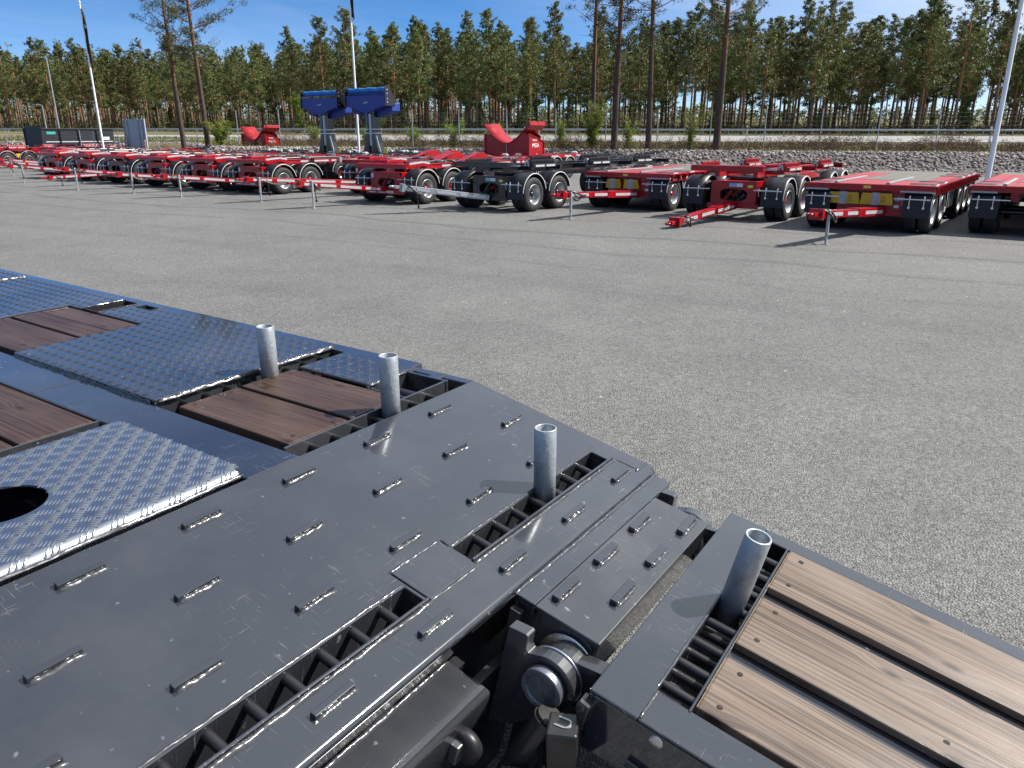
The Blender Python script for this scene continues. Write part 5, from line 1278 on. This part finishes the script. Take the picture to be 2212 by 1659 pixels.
def pine(seed, h, r0, cb, spread, n_leaf, ln, wd, step=.36, per=(4, 6), droop=.25, clump=.30, limb=True, bend=.15, ragged=.25, stubs=10):
    """returns (trunk MB, crown mesh arrays)"""
    rs = np.random.RandomState(seed); tr = MB(); n = 9
    ph = rs.uniform(0, 6.28); cx_ = lambda z: bend * math.sin(z / h * 2.4 + ph) - bend * math.sin(ph); cy_ = lambda z: bend * math.cos(z / h * 2.0 + ph) - bend * math.cos(ph)
    tr.tube([(cx_(h * i / n), cy_(h * i / n), h * i / n - (.25 if i == 0 else 0)) for i in range(n + 1)], r0, 9, r0 * .18)
    C = []; Rr = []; z = cb
    while z < h - .1:
        t = (z - cb) / (h - cb); L = spread * ((1 - t) ** .75) * (.55 + .45 * min(1, t * 5)) + .12
        for k in range(rs.randint(per[0], per[1])):
            a = rs.uniform(0, 6.28); ll_ = L * rs.uniform(1 - ragged * 1.6, 1 + ragged); up = rs.uniform(-.05, .45) + t * .5 - droop * (1 - t)
            b0 = np.array([cx_(z), cy_(z), z]); dv = np.array([math.cos(a), math.sin(a), up])
            if rs.rand() < .12: continue
            pts = [b0 + dv * ll_ * f + np.array([0, 0, .22 * ll_ * f * f]) for f in (0, .35, .7, 1.0)]
            if limb: tr.tube(pts, max(.012, r0 * .16 * (1 - t * .6)), 4, .006, cap=False)
            for f in (.5, .75, 1.0):
                if ll_ < .35 and f < .9: continue
                q = b0 + dv * ll_ * f + np.array([0, 0, .22 * ll_ * f * f]) + rs.normal(size=3) * .07
                C.append(q); Rr.append(clump * rs.uniform(.65, 1.25) * (.6 + .4 * (1 - t)))
        z += step * rs.uniform(.7, 1.3)
    C.append(np.array([cx_(h), cy_(h), h])); Rr.append(clump * .5)
    for k in range(stubs):
        z = rs.uniform(cb * .35, cb); a = rs.uniform(0, 6.28); q = Vector((cx_(z), cy_(z), z)); L = rs.uniform(.25, .9) * spread * .5
        tr.tube([q, q + Vector((math.cos(a) * L, math.sin(a) * L, rs.uniform(-.15, .2)))], .014, 3, .005, cap=False)
    V, F = leaf_faces(C, Rr, n_leaf, ln, wd, rs)
    return tr, V, F
def place_tree(name, x, y, trunk_me, crown_me, tm, cm, label, cat='tree', group=None, sc=1., rz=0., z=None):
    t = empty(name, (x, y, terrain_z(x, y) if z is None else z), rz); t.scale = (S * sc, S * sc, S * sc * 1.0); tag(t, label, cat, group)
    link('trunk', trunk_me, tm, t); link('crown', crown_me, cm, t); return t

# forest pines: six kinds, each copied with its own size and turn
kinds = []
for i, (h, cb, sp, nl) in enumerate(((11.2, 3.6, 1.75, 15), (12.0, 5.0, 1.55, 15), (11.6, 4.2, 1.95, 14), (10.4, 3.0, 1.65, 16), (12.4, 5.6, 1.7, 14), (11.0, 4.0, 1.45, 16))):
    tr, V, F = pine(100 + i, h, .15, cb, sp, nl + 4, .27, .085, ragged=.35, clump=.36)
    kinds.append((tr.mesh('forest_trunk'), raw_mesh('forest_crown', V, F)))
rs = np.random.RandomState(77)
def forest_edge(x): return 90.0 - .17 * x + (6 if x < -25 else 0)
spots = []
for gx in np.arange(-84, 78, 3.0):
    for k in range(9):
        x = gx + rs.uniform(-1.5, 1.5); y = forest_edge(x) + k * 3.6 + rs.uniform(-1.8, 1.8) - (1.5 if k == 0 else 0)
        if abs(x) > .70 * y + 2: continue
        if x > 4 and k > 6: continue
        spots.append((x, y, k))
spots.sort(key=lambda q: q[1]); near = spots[:300]; rest = spots[300:]
lab_mid = 'tall pine of the dense forest edge behind the road'
for i, (x, y, k) in enumerate(near):
    tm_, cm_ = kinds[rs.randint(6)]; sc = rs.uniform(.80, 1.12) * (1.06 if x > 20 else 1.0) * (.88 if x < -22 else 1)
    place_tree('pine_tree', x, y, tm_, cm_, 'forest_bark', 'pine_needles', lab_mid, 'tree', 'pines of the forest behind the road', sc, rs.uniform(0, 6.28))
# the deeper wood reads as one mass
tv, tf, lv, lf = MB(), None, [], []
extra = rest + [(x + rs.uniform(-3, 3), forest_edge(x) + rs.uniform(30, 70), 0) for x in np.arange(-105, 0, .4)] + [(x + rs.uniform(-3, 3), forest_edge(x) + rs.uniform(30, 60), 0) for x in np.arange(0, 90, 1.0)]
wood_t = MB(); C, Rr = [], []
for (x, y, k) in extra:
    z = terrain_z(x, y); h = rs.uniform(10, 12.5); wood_t.tube([(x, y, z - .2), (x + rs.uniform(-.2, .2), y, z + h * .5), (x + rs.uniform(-.3, .3), y, z + h)], .15, 5, .03, cap=False)
    for j in range(34):
        f = rs.uniform(.45, 1); a = rs.uniform(0, 6.28); r_ = 1.4 * (1.05 - f) ** .6 * rs.uniform(.3, 1); C.append((x + math.cos(a) * r_, y + math.sin(a) * r_, z + h * f)); Rr.append(.55)
for i in range(3800):                                  # dim growth far inside the left half of the forest
    x = rs.uniform(-110, -2); y = forest_edge(x) + rs.uniform(34, 72); C.append((x, y, terrain_z(x, y) + rs.uniform(0, 6.5) ** 1.0)); Rr.append(.9)
for i in range(700):
    x = rs.uniform(-2, 85); y = forest_edge(x) + rs.uniform(34, 60); C.append((x, y, terrain_z(x, y) + rs.uniform(0, 3.2))); Rr.append(.9)
V, F = leaf_faces(C, Rr, 12, .42, .18, rs)
o = link('deep_wood', raw_mesh('deep_wood', V, F), 'pine_needles'); tag(o, 'mass of pine crowns deeper in the forest', 'wood', kind='stuff')
o = wood_t.build('deep_wood_trunks', 'forest_bark'); tag(o, 'mass of pine trunks deeper in the forest', 'wood', kind='stuff')
C, Rr = [], []
for i in range(900):
    x = rs.uniform(-700, 900); y = 760 + rs.uniform(-40, 60); h = rs.uniform(6, 12)
    for f in (.2, .45, .7, .95): C.append((x + rs.normal() * 1.5, y, .1 + h * f)); Rr.append(3.2 * (1.1 - f * .6))
V, F = leaf_faces(C, Rr, 10, 2.6, 1.2, rs)
o = link('far_wood', raw_mesh('far_wood', V, F), 'pine_needles'); tag(o, 'distant dark tree line on the horizon', 'wood', kind='stuff')

# low growth on the forest floor
C, Rr = [], []
for i in range(2600):
    x = rs.uniform(-95, 90); y = forest_edge(x) + rs.uniform(-1, 40) ** 1.0; h = rs.uniform(.2, 1.5) * (.6 + .6 * rs.rand()); z = terrain_z(x, y)
    for f in (.3, .8): C.append((x + rs.normal() * .3, y, z + h * f)); Rr.append(.55)
V, F = leaf_faces(C, Rr, 11, .30, .14, rs)
o = link('undergrowth', raw_mesh('undergrowth', V, F), 'undergrowth'); tag(o, 'tangle of low bushes on the forest floor', 'undergrowth', kind='stuff')
# the tall pines that stand alone on the bank
for i, (x, y, h, r0, cb, lab) in enumerate(((-19.1, 47.0, 13.2, .155, 4.6, 'left of the two tall lone pines beside the left flagpole'),
        (-17.55, 46.6, 12.6, .160, 4.4, 'right of the two tall lone pines at the left, beside the yellow-green shrub'),
        (4.3, 43.2, 13.0, .150, 6.4, 'bare pine trunk rising behind the largest birch shrub'),
        (5.15, 40.7, 12.4, .180, 4.9, 'leaning-looking dark pine trunk just right of the largest birch shrub'),
        (6.85, 40.5, 12.8, .165, 4.9, 'slender dark pine trunk between two thicker ones on the bank'),
        (10.05, 39.7, 12.2, .190, 4.7, 'thickest lone pine on the bank, right of the others'))):
    tr, V, F = pine(300 + i, h, r0, cb, 2.1, 60, .16, .032, step=.36, per=(2, 5), droop=.1, clump=.36, bend=.12, ragged=.55, stubs=7)
    t = place_tree('lone_pine', x, y, tr.mesh('trunk'), raw_mesh('crown', V, F), 'pine_bark', 'lone_pine_needles', lab, 'tree', None, 1., 0.)

def shrub(seed, h, w, n_stem, n_leaf, ln, wd, cl=.16):
    rs = np.random.RandomState(seed); st = MB(); C, Rr = [], []
    for i in range(n_stem):
        a = rs.uniform(0, 6.28); L = h * rs.uniform(.55, 1.0); ou = w * .5 * rs.uniform(.2, 1.0)
        p0 = np.array([rs.normal() * .05, rs.normal() * .05, -.08]); p3 = np.array([math.cos(a) * ou, math.sin(a) * ou, L])
        mid = p0 * .5 + p3 * .5 + np.array([-math.cos(a), -math.sin(a), .6]) * .08 * h
        pts = [p0, p0 * .45 + mid * .55, mid, p3]; st.tube(pts, .022, 5, .005, cap=False)
        for f in np.linspace(.22, 1, 7):
            q = mid + (p3 - mid) * (f * 2 - 1) if f > .5 else p0 + (mid - p0) * f * 2
            for k in range(2): C.append(q + rs.normal(size=3) * .11 * (1.2 - .5 * f)); Rr.append(cl * rs.uniform(.6, 1.3))
    V, F = leaf_faces(C, Rr, n_leaf, ln, wd, rs, 1.0); return st, V, F
for i, (x, y, h, w, ns, nl, lab) in enumerate(((4.15, 41.4, 2.5, 1.9, 16, 9, 'largest fresh yellow-green birch shrub, in the middle of the bank'),
        (-16.7, 46.2, 1.5, 1.5, 12, 9, 'yellow-green shrub at the foot of the two left lone pines'),
        (5.98, 41.2, 1.5, .7, 6, 7, 'slim young birch between two dark pine trunks'),
        (8.85, 40.2, 2.2, 1.7, 13, 3, 'half-bare spreading shrub left of the thickest lone pine'),
        (-11.6, 47.5, 1.0, .9, 8, 5, 'small light shrub left of the blue hoppers'), (-8.4, 46.6, 1.1, 1.0, 9, 6, 'small yellow-green shrub between the blue hoppers'),
        (-5.6, 46.0, 1.0, 1.0, 8, 6, 'small yellow-green shrub right of the blue hoppers'), (-3.2, 44.5, 1.35, 1.3, 9, 4, 'thin pale shrub left of the large red saddle'),
        (-.9, 44.3, 1.3, .8, 7, 6, 'narrow yellow-green shrub touching the left wing of the large red saddle'), (2.6, 43.4, 1.3, .8, 7, 6, 'narrow young birch right of the large red saddle'),
        (-23.4, 89.2, 4.2, 1.7, 14, 12, 'pale green birch at the forest edge left of the blue hoppers'), (-15.0, 90, 2.4, 2.4, 14, 12, 'round green bush at the forest edge between the blue hoppers'),
        (21.2, 86.5, 2.1, 1.5, 9, 9, 'yellow-green young birch below the right-hand pines'), (33.0, 86.0, 2.0, 1.8, 9, 9, 'light green bush at the forest edge left of the marker post'), (46.5, 83.5, 2.6, 2.2, 10, 10, 'light green bush near the right flagpole'))):
    far = y > 80
    st, V, F = shrub(500 + i, h, w, ns, nl * (2 if far else 3), .17 if far else .075, .10 if far else .05, .30 if far else .15)
    t = empty('birch_shrub', (x, y, terrain_z(x, y))); tag(t, lab, 'shrub', 'birch shrubs')
    st.build('stems', 'birch_bark', t); link('foliage', raw_mesh('foliage', V, F), 'birch_leaves', t)
# dark young spruces under the forest edge
def spruce(seed):
    rs = np.random.RandomState(seed); C, Rr = [], []; h = 3.2; st = MB().tube([(0, 0, -.1), (0, 0, h)], .05, 6, .01)
    for z in np.arange(.25, h, .16):
        L = .95 * (1 - z / h) + .06
        for k in range(7):
            a = rs.uniform(0, 6.28)
            for f in (.45, .9): C.append((math.cos(a) * L * f, math.sin(a) * L * f, z - .15 * f * L)); Rr.append(.17)
    V, F = leaf_faces(C, Rr, 7, .2, .07, rs, .6); return st.mesh('spruce_stem'), raw_mesh('spruce_crown', V, F)
spk = [spruce(700 + i) for i in range(3)]
for i in range(44):
    x = rs.uniform(-55, 62); y = forest_edge(x) + rs.uniform(-2.0, 14)
    if i < 9: x = rs.uniform(-8, 14)
    a, b = spk[rs.randint(3)]
    t = place_tree('young_spruce', x, y, a, b, 'forest_bark', 'pine_needles', 'dark young spruce under the pines at the forest edge', 'tree', 'young spruces under the forest edge', rs.uniform(.45, 1.25), rs.uniform(0, 6.28))

# heather and rough grass on the bank top
def stalks(n, seed, xr, dr, h, name, mat, spread=.5, patch=True):
    rs = np.random.RandomState(seed); x = rs.uniform(xr[0], xr[1], n); d = rs.uniform(dr[0], dr[1], n)
    k = .5 + .5 * np.sin(x * 1.3 + 1.7 * np.sin(x * .37)) * np.cos(d * 1.1 + x * .21); keep = rs.rand(n) < (.25 + .75 * k if patch else 1)
    x, d, k = x[keep], d[keep], k[keep]; n = len(x); y = bank_y(x) + d
    z = np.where(d < 0, .24 - .02 * np.abs(d), .24)
    hh = h * rs.uniform(.45, 1.2, n) * (.55 + .6 * k if patch else 1)
    a = rs.uniform(0, 6.28, n); lean = rs.uniform(0, spread, n) * hh
    b = np.stack([x, y, z - .05], 1); t = b + np.stack([np.cos(a) * lean, np.sin(a) * lean, hh + .05], 1)
    m_ = (b + t) / 2 + np.stack([np.zeros(n), np.zeros(n), hh * .12], 1)
    s_ = np.stack([np.cos(a + 1.4), np.sin(a + 1.4), np.zeros(n)], 1) * (rs.uniform(.010, .028, (n, 1)))
    V = np.stack([b - s_ * .5, b + s_ * .5, m_ + s_, t, m_ - s_], 1).reshape(-1, 3); F = np.arange(n * 5).reshape(-1, 5)
    return raw_mesh(name, V, F)
C, Rr = [], []
rs = np.random.RandomState(61)
for i in range(3600):
    x = rs.uniform(-15, 46); d = rs.uniform(.15, 4.8); k = .5 + .5 * math.sin(x * .9 + 2.1 * math.sin(x * .31)) * math.cos(d * .8 + x * .17)
    if rs.rand() > .35 + .65 * k: continue
    h = (.16 + .80 * k) * rs.uniform(.5, 1.25); y = bank_y(x) + d
    for f in (.35, .85): C.append((x + rs.normal() * .07, y + rs.normal() * .07, .24 + h * f * .8)); Rr.append(.11 + .17 * k)
V, F = leaf_faces(C, Rr, 17, .15, .020, rs, 1.0)
tag(link('heather', raw_mesh('heather', V, F), 'heather'), 'brown heather covering the top of the bank', 'heather', kind='stuff')
tag(link('rough_grass', stalks(26000, 22, (-45, 50), (.0, 13), .16, 'rough_grass', 'dry_grass', .8, False), 'dry_grass'), 'rough yellow-green grass between the heather and the road', 'grass', kind='stuff')
